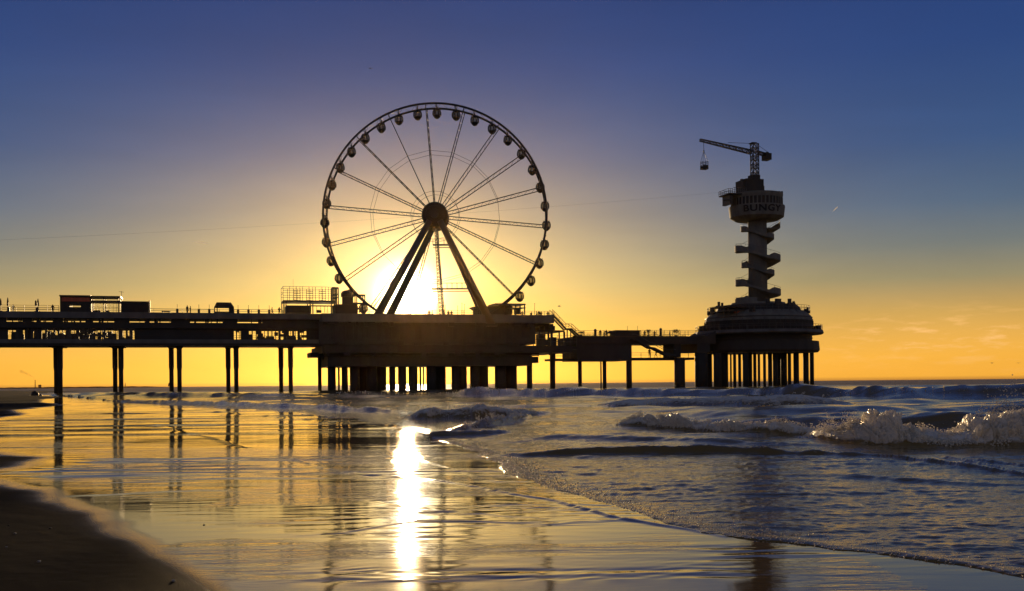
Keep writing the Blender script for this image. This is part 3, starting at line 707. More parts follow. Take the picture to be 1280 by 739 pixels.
# ------------------------------------------------------------------ ferris wheel (plane facing the beach)
WC = Vector((kk(544.5, 271) * 200.0, 200.0, HC + 200.0 * ((HY - 271) - (544.5 - CX) * PHI) / F))
PX = 200.0 / F
fw = thing('ferris_wheel', 'huge ferris wheel with eighteen truss spokes and a round dark hub on the pier', 'ferris wheel', loc=(WC.x, WC.y, zw(393)), rotz=0.0)
cz = WC.z - zw(393)
RIM = 138.5 * PX; HT = 1.95
NS = 144
for t in (-HT, HT):
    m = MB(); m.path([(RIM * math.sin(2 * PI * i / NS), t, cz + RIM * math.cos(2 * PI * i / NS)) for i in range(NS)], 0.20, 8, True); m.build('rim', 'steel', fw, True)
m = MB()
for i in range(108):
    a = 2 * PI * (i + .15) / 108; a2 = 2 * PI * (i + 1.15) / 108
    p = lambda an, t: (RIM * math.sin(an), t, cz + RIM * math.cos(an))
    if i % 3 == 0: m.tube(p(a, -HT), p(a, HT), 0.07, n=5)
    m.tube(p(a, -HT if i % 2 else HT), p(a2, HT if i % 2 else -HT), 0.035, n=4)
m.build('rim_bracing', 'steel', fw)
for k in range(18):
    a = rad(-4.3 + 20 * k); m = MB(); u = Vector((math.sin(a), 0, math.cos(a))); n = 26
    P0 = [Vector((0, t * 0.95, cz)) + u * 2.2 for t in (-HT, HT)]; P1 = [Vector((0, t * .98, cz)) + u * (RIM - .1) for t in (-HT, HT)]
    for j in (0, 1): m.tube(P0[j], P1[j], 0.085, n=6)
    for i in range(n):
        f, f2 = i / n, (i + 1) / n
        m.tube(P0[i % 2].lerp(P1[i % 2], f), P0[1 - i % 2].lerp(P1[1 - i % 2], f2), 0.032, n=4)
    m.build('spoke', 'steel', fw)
for rr_, nm in ((80.5 * PX, 'light_ring'), (30 * PX, 'light_ring')):
    m = MB()
    for t in (-HT, HT): m.path([(rr_ * math.sin(2 * PI * i / 18 + rad(-4.3)), t, cz + rr_ * math.cos(2 * PI * i / 18 + rad(-4.3))) for i in range(18)], 0.03, 5, True)
    m.build(nm, 'steel', fw)
# hub : drum along the axle (y)
def drum(m, prof, n=36):
    b = MB(); b.lathe(prof, (0, 0), n); m.add([(x, z, y + cz) for (x, y, z) in b.v], [tuple(reversed(f)) for f in b.f])
m = MB(); RH = 16.2 * PX; drum(m, [(RH * .9, -2.5), (RH, -2.3), (RH, 2.3), (RH * .9, 2.5)]); h = m.build('hub', 'dark', fw)
m = MB()
for i in range(36):
    a = 2 * PI * i / 36; m.tube((RH * .97 * math.sin(a), -2.53, cz + RH * .97 * math.cos(a)), (RH * .3 * math.sin(a), -2.56, cz + RH * .3 * math.cos(a)), 0.03, n=4)
for q in (.95, .7, .45): m.path([(RH * q * math.sin(2 * PI * i / 36), -2.56, cz + RH * q * math.cos(2 * PI * i / 36)) for i in range(36)], 0.035, 4, True)
sub(h, m, 'light_frame', 'steel', fw)
m = MB(); drum(m, [(0.7, -3.9), (0.7, 3.9)], 20); m.build('axle', 'steel', fw)
def wpt(px, py, t): Y = 200.0 + t; return (kk(px, py) * Y - WC.x, t, HC + Y * ((HY - py) - (px - CX) * PHI) / F - zw(393))
for p0, p1, r0, r1 in ((wpt(537, 276, -3.5), wpt(466.5, 404, -5.2), .55, .72), (wpt(543.5, 280, 3.5), wpt(485.5, 398, 5.2), .55, .72), (wpt(550, 276, -3.5), wpt(614.5, 406, -5.2), .55, .72), (wpt(553, 282, 3.5), wpt(602, 398, 5.2), .26, .26)):
    m = MB(); m.tube(p0, p1, r0, r1, 16); leg = m.build('leg', 'white', fw, True)
    f = MB(); f.box(p1[0] - 1.0, p1[0] + 1.0, p1[1] - .9, p1[1] + .9, p1[2] - .25, p1[2] + .15); sub(leg, f, 'foot_plate', 'steel', fw)
m = MB(); lattice(m, wpt(545.5, 287, -2.9), wpt(551, 394, -3.5), 0.62, 46, Vector((0, 1, 0)), 0.028); m.build('ladder_mast', 'steel', fw)
for p0, p1, q in ((540, 590, 361, ), (541, 562, 306)):
    m = MB(); a, b = wpt(p0, q, 4.2), wpt(p1, q, 4.2); m.box(a[0], b[0], 3.6, 3.9, a[2] - .14, a[2] + .04).box(a[0], b[0], 5.2, 5.4, a[2] - .5, a[2] - .36).box(a[0], b[0], 3.9, 5.2, a[2] - .14, a[2] - .08)
    n = int((b[0] - a[0]) / 0.9)
    for i in range(n + 1):
        x = a[0] + (b[0] - a[0]) * i / n
        for t in (3.65, 5.3): m.box(x - .025, x + .025, t - .02, t + .02, a[2], a[2] + 1.05)
    for t in (3.65, 5.3): m.box(a[0], b[0], t - .02, t + .02, a[2] + 1.0, a[2] + 1.05)
    m.build('catwalk', 'steel', fw)

# gondolas: each hangs on the rim, so each is a thing of its own
def make_gondola():
    o = thing('gondola', 'g', 'gondola', loc=(0, 0, 0), rotz=0, group='gondolas hanging round the rim of the ferris wheel')
    def ell(a0, a1, n=7, rx=0.76, rz=1.0, zc=0): return [(max(0.04, rx * math.cos(a)), zc + rz * math.sin(a)) for a in np.linspace(a0, a1, n)]
    MB().lathe(ell(-1.50, -0.33), (0, 0), 16).build('lower_shell', 'dark', o, True)
    MB().lathe(ell(0.62, 1.50), (0, 0), 16).build('roof', 'dark', o, True)
    MB().lathe([(x * .97, z) for x, z in ell(-0.36, 0.64)], (0, 0), 16).build('glazing', 'glass', o, True)
    m = MB()
    for i in range(8):
        a = 2 * PI * (i + .5) / 8
        m.path([(x * 1.01 * math.cos(a), x * 1.01 * math.sin(a), z) for x, z in ell(-0.40, 0.70)], 0.10, 5)
    m.build('window_frame', 'steel', o)
    m = MB(); m.path([(0.75 * math.sin(a), 0, 1.35 + 0.0 - 0.75 * math.cos(a)) for a in np.linspace(-0.9, 0.9, 9)], 0.06, 6).tube((0, 0, .95), (0, 0, 1.45), 0.1).tube((0, -HT, 1.4), (0, HT, 1.4), 0.1); m.build('hanger', 'steel', o)
    m = MB(); m.lathe([(0.28, -0.75), (0.28, -0.45), (0.5, -0.42), (0.5, -0.36)], (0, 0), 10); m.build('seat_ring', 'dark', o, True)
    return o
proto = make_gondola(); used = False
for k in range(36):
    a = rad(1.2 + 10 * k)
    py = 271 - 138.5 * math.cos(a) + 2.5
    if py > 391: continue
    g = proto if not used else copy_tree(proto); used = True
    g.location = (WC.x + RIM * math.sin(a), WC.y, WC.z + RIM * math.cos(a) - 1.4)
    g.rotation_euler = (0, 0, rad(random.uniform(-6, 6)))
    if k == 0: lab = 'dark egg-shaped gondola hanging at the very top of the wheel'
    elif k <= 18: lab = f'dark egg-shaped gondola, {ORD[k]} clockwise from the topmost one on the wheel'
    else: lab = f'dark egg-shaped gondola, {ORD[36 - k]} anticlockwise from the topmost one on the wheel'
    g['label'] = lab

vm = bpy.data.materials.new('white_vapour'); vm.use_nodes = True; vt = vm.node_tree; vt.nodes.clear(); a_ = vt.nodes.new('ShaderNodeOutputMaterial'); b_ = vt.nodes.new('ShaderNodeBsdfTranslucent'); b_.inputs['Color'].default_value = (.95, .93, .9, 1); vt.links.new(b_.outputs[0], a_.inputs[0]); M['trail'] = vm
# ------------------------------------------------------------------ people on the decks
def make_person(pose):
    J = dict(pel=(0, 0, .93), sp=(0, 0, 1.15), ch=(0, 0, 1.36), nk=(0, 0, 1.50), hd=(0, -.02, 1.60), ht=(0, -.01, 1.72),
             hl=(.09, 0, .9), kl=(.10, -.02, .5), al=(.11, .02, .08), tl=(.12, -.15, .03), hr=(-.09, 0, .9), kr=(-.10, -.02, .5), ar=(-.11, .02, .08), tr=(-.12, -.15, .03),
             sl=(.19, 0, 1.40), el=(.25, .03, 1.12), wl=(.24, -.06, .88), fl=(.23, -.09, .78), sr=(-.19, 0, 1.40), er=(-.25, .03, 1.12), wr=(-.24, -.06, .88), fr=(-.23, -.09, .78))
    if pose == 1: J.update(kl=(.10, -.22, .53), al=(.11, -.30, .09), tl=(.11, -.47, .06), kr=(-.1, .05, .5), ar=(-.1, .28, .13), tr=(-.1, .14, .03), wl=(.24, .14, .9), fl=(.24, .16, .8), wr=(-.24, -.24, .95), fr=(-.23, -.3, .87))
    if pose == 2: J.update(el=(.27, -.16, 1.16), wl=(.16, -.36, 1.15), fl=(.10, -.42, 1.14), er=(-.27, -.14, 1.16), wr=(-.16, -.35, 1.14), fr=(-.1, -.41, 1.14), kl=(.14, -.05, .5), al=(.16, .03, .08), tl=(.18, -.14, .03))
    rads = dict(pel=.15, sp=.13, ch=.15, nk=.055, hd=.095, ht=.075, hl=.10, kl=.065, al=.045, tl=.04, hr=.10, kr=.065, ar=.045, tr=.04, sl=.07, el=.05, wl=.035, fl=.04, sr=.07, er=.05, wr=.035, fr=.04)
    E = [('pel', 'sp'), ('sp', 'ch'), ('ch', 'nk'), ('nk', 'hd'), ('hd', 'ht'), ('pel', 'hl'), ('hl', 'kl'), ('kl', 'al'), ('al', 'tl'), ('pel', 'hr'), ('hr', 'kr'), ('kr', 'ar'), ('ar', 'tr'),
         ('ch', 'sl'), ('sl', 'el'), ('el', 'wl'), ('wl', 'fl'), ('ch', 'sr'), ('sr', 'er'), ('er', 'wr'), ('wr', 'fr')]
    ks = list(J); me = bpy.data.meshes.new('person_skeleton'); me.from_pydata([J[k] for k in ks], [(ks.index(a), ks.index(b)) for a, b in E], [])
    o = bpy.data.objects.new('person_skeleton', me); COL.objects.link(o)
    md = o.modifiers.new('Skin', 'SKIN'); o.modifiers.new('Sub', 'SUBSURF').render_levels = 1
    for i, k in enumerate(ks):
        sv = me.skin_vertices[0].data[i]; sv.radius = (rads[k], rads[k] * (.72 if k in ('pel', 'sp', 'ch') else 1)); sv.use_root = (k == 'pel')
    dg = bpy.context.evaluated_depsgraph_get(); dg.update()
    out = bpy.data.meshes.new_from_object(o.evaluated_get(dg)); bpy.data.objects.remove(o)
    out.materials.clear(); out.materials.append(M['cloth']); out.polygons.foreach_set('use_smooth', [True] * len(out.polygons))
    return out
PM = [make_person(i) for i in range(3)]
ppl = ((234.5, 2.7, ref, 391, 0, 'person standing at the pier railing left of the three-post railing stretch', 60), (238.5, 2.8, ref, 391, 2, 'person leaning forward beside another walker on the upper pier deck', -80),
       (340.5, 2.7, ref, 391, 1, 'person walking left of the railed terrace pavilion', 90), (349.5, 2.7, ref, 391, 2, 'person standing right up against the terrace pavilion corner', 20),
       (66.3, 2.7, ref, 391, 0, 'person standing just left of the red-signed beach bar', 10), (16.8, 2.7, ref, 391, 2, 'person leaning on the railing near the left edge of the photo', 170),
       (536.8, 7.4, WP, 393, 0, 'left person of the pair standing below the sun on the platform', 0), (540.6, 7.4, WP, 393, 1, 'right person of the pair standing below the sun on the platform', 90),
       (560.8, 7.2, WP, 393, 0, 'shorter person on the platform between ladder mast and right wheel leg', 30), (564.8, 7.1, WP, 393, 0, 'taller lone person at the platform railing right of the ladder mast', 0),
       (644.8, 6.0, WP, 393, 1, 'person walking under the exit station roof frame', -90), (653.2, 6.0, WP, 393, 0, 'person standing beside the right post of the exit station', 0),
       (664.3, 6.5, WP, 393, 0, 'person standing left of the lone flagpole', 40), (671.2, 6.5, WP, 393, 1, 'person walking right of the lone flagpole', -90), (674.0, 5.9, WP, 393, 0, 'tall middle person of the trio near the stair head', 0), (676.8, 6.5, WP, 393, 2, 'rightmost person of the trio near the stair head', -20),
       (685.3, 6.2, WP, 393, 0, 'person standing at the head of the outdoor stair', 0),
       (750.5, 3.3, BR, 421.3, 0, 'person on the bridge right of the first kiosk pillar', 0), (755, 3.3, BR, 421.3, 1, 'person walking on the bridge just left of the open parasol', 90), (758, 3.3, BR, 421.3, 0, 'person close to the open parasol pole', 15),
       (806, 3.3, BR, 421.3, 0, 'person on the bridge at the right end of the dark booth', 0), (818.3, 3.3, BR, 421.3, 0, 'person midway between dark booth and second kiosk pillar', 0), (837.3, 3.3, BR, 421.3, 1, 'person walking left of the broad potted plant', 90),
       (811.8, -2.4, BR, 447, 0, 'person on the lower bridge walkway under the stair flight', 0), (820, -2.4, BR, 447, 1, 'person on the lower walkway near the foot of the stair', -90))
for i, (p, t, rf, q, pose, lab, ang) in enumerate(ppl):
    o = bpy.data.objects.new('person', PM[pose]); COL.objects.link(o)
    zb0 = {ref: zr(391), WP: zw(393), BR: zb(421.3)}[rf] if q != 447 else zb(447)
    o.location = world(S(p, t), t, zb0); sc_ = random.uniform(.93, 1.06); o.scale = (sc_, sc_, sc_); o.rotation_euler = (0, 0, rad(ang))
    tag(o, lab, 'person', 'people on the pier decks')

# ------------------------------------------------------------------ gulls
def gull(px, py, Y, span, lab, yaw):
    loc = (kk(px, py) * Y, Y, HC + Y * ((HY - py) - (px - CX) * PHI) / F)
    o = thing('gull', lab, 'bird', loc=loc, rotz=yaw, group='gulls in flight')
    s = span
    MB().path([(0, -.32 * s, 0), (0, -.2 * s, .02 * s), (0, 0, .01 * s), (0, .2 * s, 0), (0, .34 * s, .02 * s)], [.02 * s, .06 * s, .08 * s, .05 * s, .02 * s], 8).build('body', 'feather', o, True)
    for sg in (-1, 1):
        m = MB(); top = [(0.05 * sg * s, -.08 * s, .03 * s), (.24 * sg * s, -.12 * s, .14 * s), (.5 * sg * s, .02 * s, .06 * s), (.25 * sg * s, .06 * s, .13 * s), (.05 * sg * s, .1 * s, .02 * s)]
        m.add(top + [(x, y, z - .02 * s) for x, y, z in top], [(0, 1, 2, 3, 4), (9, 8, 7, 6, 5)] + [(i, 5 + i, 5 + (i + 1) % 5, (i + 1) % 5) for i in range(5)]); m.build('wing', 'feather', o)
gull(463, 86, 160, 0.8, 'small gull high in the sky above and left of the wheel', 0.4)
gull(699, 383, 150, 0.7, 'small gull flying just right of the wheel above the stair', 1.2)
gull(1240, 454, 300, 1.1, 'left one of two tiny gulls low over the right horizon', 0.2)
gull(1273, 454, 300, 1.1, 'right one of two tiny gulls low over the right horizon', -0.3)

for p0, p1, lab in (((241, 302), (260, 304.5), 'short thin vapour trail left of the wheel above the pier deck'), ((1041, 264.5), (1047, 258.5), 'tiny bright slanting vapour trail right of the bungy tower')):
    D_ = 5000.0; q0 = (kk(*p0) * D_, D_, HC + D_ * ((HY - p0[1]) - (p0[0] - CX) * PHI) / F); q1 = (kk(*p1) * D_, D_, HC + D_ * ((HY - p1[1]) - (p1[0] - CX) * PHI) / F)
    tag(MB().path([q0, [(a + b) / 2 + .3 for a, b in zip(q0, q1)], q1], [.4, 1.5, 1.0], 8).build('vapour_trail', 'trail'), lab, 'contrail')
# ------------------------------------------------------------------ far shore, harbour mole, chimney
def far(px, py, Y): return (kk(px, py) * Y, Y, HC + Y * ((HY - py) - (px - CX) * PHI) / F)
m = MB(); rr = random.Random(3); Yd = 2600.0; x0, x1 = kk(-500, 484) * Yd, kk(222, 484) * Yd; n = 90
vs = []; 
for i in range(n + 1):
    f = i / n; x = x0 + (x1 - x0) * f; hgt = (2.4 + rr.uniform(0, 1.2)) * min(1, (1 - f) * 12 + .15)
    vs += [(x, Yd - 9, -1), (x, Yd - 3, hgt), (x, Yd + 3, hgt * rr.uniform(.9, 1.05)), (x, Yd + 9, -1)]
m.add(vs, [(i * 4 + j, (i + 1) * 4 + j, (i + 1) * 4 + j + 1, i * 4 + j + 1) for i in range(n) for j in range(3)] + [(0, 1, 2, 3), (n * 4 + 3, n * 4 + 2, n * 4 + 1, n * 4)])
tag(m.build('harbour_mole', 'land'), 'long low dark harbour mole on the left horizon', 'breakwater')
b = far(209.5, 480, 2590); o = thing('harbour_light', 'tiny harbour light tower at the tip of the far mole', 'lighthouse', loc=(b[0], 2600, 2.0))
MB().lathe([(2.2, 0), (1.7, 6), (1.6, 6.2)], (0, 0), 12).build('tower', 'land', o); MB().lathe([(2.0, 6.3), (2.0, 6.7), (1.2, 6.8), (1.2, 8), (0.2, 9)], (0, 0), 12).build('lantern', 'land', o)
b = far(156.5, 482, 1500); o = thing('sea_marker', 'thin pole beacon standing in the sea between the left pier columns', 'beacon', loc=(b[0], 1500, -1))
MB().tube((0, 0, 0), (0, 0, 8.5), .35).build('pole', 'land', o); MB().box(-.8, .8, -.4, .4, 4.6, 5.6).build('topmark', 'land', o)
b = far(44, 482, 4600); o = thing('factory_chimney', 'far factory chimney on the left horizon under a smoke plume', 'chimney', loc=(b[0], 4600, -10))
z1 = far(44, 475, 4600)[2] + 10; MB().lathe([(2.0, 0), (1.3, z1)], (0, 0), 12).build('stack', 'land', o); MB().box(15, 24, -5, 5, 0, 10 + (z1 - 10) * .42).build('works', 'land', o)
m = MB(); rp = random.Random(9); pts = []; rs = []
for i in range(15):
    f = i / 14; q = far(44 - 19 * f ** 1.2 + rp.uniform(-.5, .5), 475.5 - 11 * f ** .65 + rp.uniform(-.7, .7), 4600); pts.append((q[0], 4600 + rp.uniform(-4, 4), q[2])); rs.append((1.7 + 5.2 * f) * rp.uniform(.75, 1.25))
m.path(pts, rs, 12)
sm = bpy.data.materials.new('chimney_smoke'); sm.use_nodes = True; nt = sm.node_tree; nt.nodes.clear()
oo = nt.nodes.new('ShaderNodeOutputMaterial'); pv = nt.nodes.new('ShaderNodeVolumePrincipled'); pv.inputs['Density'].default_value = 0.02; pv.inputs['Color'].default_value = (.25, .18, .12, 1)
nt.links.new(pv.outputs[0], oo.inputs['Volume'])
tag(m.build('chimney_smoke', sm, None, True), 'faint brown smoke plume drifting left from the far chimney', 'smoke', None, 'stuff')

# ------------------------------------------------------------------ terrain and sea
def vnoise(x, y, seed=0):
    xi = np.floor(x).astype(np.int64); yi = np.floor(y).astype(np.int64); xf = x - xi; yf = y - yi
    def h(a, b):
        n = (a * 374761393 + b * 668265263 + seed * 974634777) & 0x7fffffff
        n = ((n ^ (n >> 13)) * 1274126177) & 0x7fffffff
        return ((n ^ (n >> 16)) & 0xffff) / 65535.0
    u = xf * xf * (3 - 2 * xf); v = yf * yf * (3 - 2 * yf)
    return (h(xi, yi) * (1 - u) + h(xi + 1, yi) * u) * (1 - v) + (h(xi, yi + 1) * (1 - u) + h(xi + 1, yi + 1) * u) * v
def fbm(x, y, seed=0, o=4):
    r = 0; a = .5; t = 0
    for i in range(o): r = r + a * vnoise(x * 2 ** i, y * 2 ** i, seed + i); t += a; a *= .5
    return r / t * 2 - 1
def sst(a, b, x): t = np.clip((x - a) / (b - a), 0, 1); return t * t * (3 - 2 * t)

def curve(pts, z=None):
    """surveyed photo points -> arrays of world X, Y"""
    w = [ground(px, py, z) for px, py in pts]; return np.array([p[0] for p in w]), np.array([p[1] for p in w])
# water's edge, seaward side is +X
ex, ey = curve([(1500, 778), (1280, 725), (1190, 708), (1100, 695), (1000, 683), (900, 668), (830, 655), (780, 640), (720, 622), (660, 603), (625, 583), (605, 570), (575, 558), (545, 548), (520, 541), (470, 531), (440, 524), (330, 513), (240, 508), (150, 503), (95, 497), (40, 493)])
i_ = np.argsort(ey); ex, ey = ex[i_], ey[i_]
ex = np.concatenate([[ex[0] + 4], ex, [ex[-1] - 60, ex[-1] - 600, -9000]]); ey = np.concatenate([[2.0], ey, [400, 1200, 20000]])
def edge_d(X, Y):
    Xe = np.interp(Y, ey, ex); dX = (np.interp(Y + .5, ey, ex) - np.interp(Y - .5, ey, ex))
    sl = np.sqrt(1 + np.minimum(dX * dX, 4))
    d = (X - Xe) / sl
    w = 0.16 * fbm(X * .9 + 3, Y * .9, 21, 3) * np.clip(Y / 10, .4, 4) + 0.05 * fbm(X * 4, Y * 4, 25, 2) + 0.02 * fbm(X * 14, Y * 14, 29, 2)
    return d + w

# dry sand border (left of it the sand is only damp)
dx_, dy_ = curve([(420, 900), (345, 780), (296, 739), (240, 700), (190, 672), (145, 650), (95, 630), (52, 608), (10, 598), (-60, 594), (20, 588), (62, 580), (60, 572), (20, 565), (-60, 560), (-120, 540), (-60, 530), (0, 524), (46, 519), (25, 513), (92, 506.5), (55, 502.5), (60, 499), (85, 496.5), (40, 494)])
o_ = np.argsort(dy_); dx_, dy_ = dx_[o_], dy_[o_]
dx_ = np.concatenate([[dx_[0] + .3], dx_, [dx_[-1] - 60, dx_[-1] - 800]]); dy_ = np.concatenate([[1.0], dy_, [400, 4000]])

def lips(X, Y):
    """thin sheets of spent swash lying over the wet sand, each with a small rounded front edge"""
    z = np.zeros_like(X)
    for pts, h, sd in ((( (30, 519), (130, 521), (180, 529), (240, 541), (300, 558), (345, 568), (395, 583), (440, 592), (500, 597), (560, 603), (610, 612), (690, 626), (760, 645), (830, 657), (900, 669)), .011, 1),
                   (((120, 506.5), (200, 510.5), (260, 515), (330, 520), (420, 527), (520, 540)), .02, 2),
                   (((470, 560), (560, 585), (600, 600), (650, 606)), .006, 3),
                   (((420, 668), (520, 652), (600, 652), (690, 655), (790, 650)), .0045, 4),
                   (((100, 620), (250, 612), (420, 622), (560, 640), (700, 650)), .003, 5)):
        cx, cy = curve(pts); k = np.argsort(cx); cx, cy = cx[k], cy[k]
        d = Y - np.interp(X, cx, cy) + fbm(X * 1.1, Y * .3, 40 + sd, 3) * .28 * np.clip(Y / 12, .5, 4) + .05 * fbm(X * 6, Y * 2, 47 + sd, 2)
        inside = sst(cx[0] - .8, cx[0] + .4, X) * (1 - sst(cx[-1] - .6, cx[-1] + .4, X))
        w = .10 * np.clip(Y / 12, .6, 5)
        z += inside * h * (sst(-w, w, d) * np.exp(-np.maximum(d, 0) / (2.2 * np.clip(Y / 12, .6, 4))) + .5 * np.exp(-(d / w) ** 2))
    return z

def sand_z(X, Y):
    d = edge_d(X, Y)
    dd = np.interp(Y, dy_, dx_) - X          # >0 on the drier sand
    z = beach_slope(Y) - 0.02 * sst(0, 1.0, d) - 0.25 * sst(.5, 6, d) - 1.5 * sst(5, 60, d)
    rise = np.maximum(dd, 0)
    z = z + 0.022 * rise ** 1.15 * np.clip(12 / np.maximum(Y, 1), .05, 1.1)
    z = z + 0.010 * fbm(X * .35, Y * .25, 3, 3) * np.clip(Y / 15, .4, 1.5) * (Y < 600)
    z = z + sst(0, .8, dd) * (0.008 * fbm(X * 2.4, Y * 2.4, 6, 3) + .004 * fbm(X * 9, Y * 9, 9, 3))
    z = z + np.where(dd < .5, lips(X, Y), 0)
    return z, d, dd

def grid(us, ds):
    Y = F * HC / ds; U, YY = np.meshgrid(us / F, Y); return U * YY, YY
def grid_mesh(name, X, Y, Z, attrs, m):
    nr, nc = X.shape; me = bpy.data.meshes.new(name)
    co = np.stack([X, Y, Z], -1).reshape(-1, 3).astype(np.float32)
    i = np.arange((nr - 1) * nc).reshape(nr - 1, nc)[:, :-1].ravel()
    q = np.stack([i, i + 1, i + nc + 1, i + nc], -1).astype(np.int32)
    me.vertices.add(len(co)); me.vertices.foreach_set('co', co.ravel())
    me.loops.add(q.size); me.loops.foreach_set('vertex_index', q.ravel())
    me.polygons.add(len(q)); me.polygons.foreach_set('loop_start', np.arange(0, q.size, 4, dtype=np.int32))
    me.polygons.foreach_set('use_smooth', np.ones(len(q), dtype=bool))
    me.update(calc_edges=True); me.validate()
    for k, a in attrs.items():
        at = me.attributes.new(k, 'FLOAT', 'POINT'); at.data.foreach_set('value', a.ravel().astype(np.float32))
    me.materials.append(m); o = bpy.data.objects.new(name, me); COL.objects.link(o); return o

side = np.array([1000, 1080, 1200, 1400, 1800, 2500, 4000, 7000])
us = np.concatenate([-side[::-1], np.arange(-940, 941, 3.0), side])
ds = np.concatenate([np.arange(1400, 300, -12.0), np.arange(300, 200, -0.8), np.arange(200, 60, -.5), np.arange(60, 14, -.6), np.arange(14, 1.5, -0.5), [1.2, .9, .6, .45, .34]])
X, Y = grid(us, ds); Z, d, dd = sand_z(X, Y)
# ripples standing in the thin film of water on the sand
def train(n, l0, l1, spread, slope, seed):
    r_ = np.random.default_rng(seed); z = np.zeros_like(X); wx = X + .25 * fbm(X * .8, Y * .8, seed, 3); wy = Y + .12 * fbm(X * .7, Y * .7, seed + 5, 3)
    for i in range(n):
        lam = math.exp(r_.uniform(math.log(l0), math.log(l1))); an = r_.normal(rad(94), spread); cell = np.maximum(Y * Y / (F * HC) * .55, Y * 3 / F)
        z += slope * lam / (2 * PI) * math.sqrt(2 / n) * sst(1.6, 3.2, lam / cell) * np.sin((wx * math.cos(an) + wy * math.sin(an)) * 2 * PI / lam + r_.uniform(0, 6.3))
    return z
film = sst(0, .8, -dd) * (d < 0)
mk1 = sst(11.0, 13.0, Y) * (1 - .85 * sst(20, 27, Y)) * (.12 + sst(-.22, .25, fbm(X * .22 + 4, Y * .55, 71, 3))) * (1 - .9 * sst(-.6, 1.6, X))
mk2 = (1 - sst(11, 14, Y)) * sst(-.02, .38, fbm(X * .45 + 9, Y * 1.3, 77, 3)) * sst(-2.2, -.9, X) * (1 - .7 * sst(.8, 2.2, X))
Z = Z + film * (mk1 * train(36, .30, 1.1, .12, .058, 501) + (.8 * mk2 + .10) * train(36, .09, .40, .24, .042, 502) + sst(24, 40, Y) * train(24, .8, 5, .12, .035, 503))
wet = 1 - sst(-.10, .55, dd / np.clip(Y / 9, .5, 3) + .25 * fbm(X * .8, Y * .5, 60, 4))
rip = sst(10.5, 12.5, Y) * (1 - .7 * sst(19, 26, Y)) * sst(-.2, 1.2, -dd) * (0.25 + 1.1 * sst(-.25, .4, fbm(X * .35, Y * .6, 71, 3))) * (1 - .8 * sst(-.8, 1.6, X))
rip = rip + .05 + .12 * sst(-.1, .5, fbm(X * .3, Y * .8, 75, 3)) + .55 * sst(.05, .4, fbm(X * .5 + 9, Y * 1.1, 77, 3)) * (np.abs(X + .4) < 2.5) * (Y < 14)
rip = rip * (1 + 1.0 * sst(26, 60, Y))

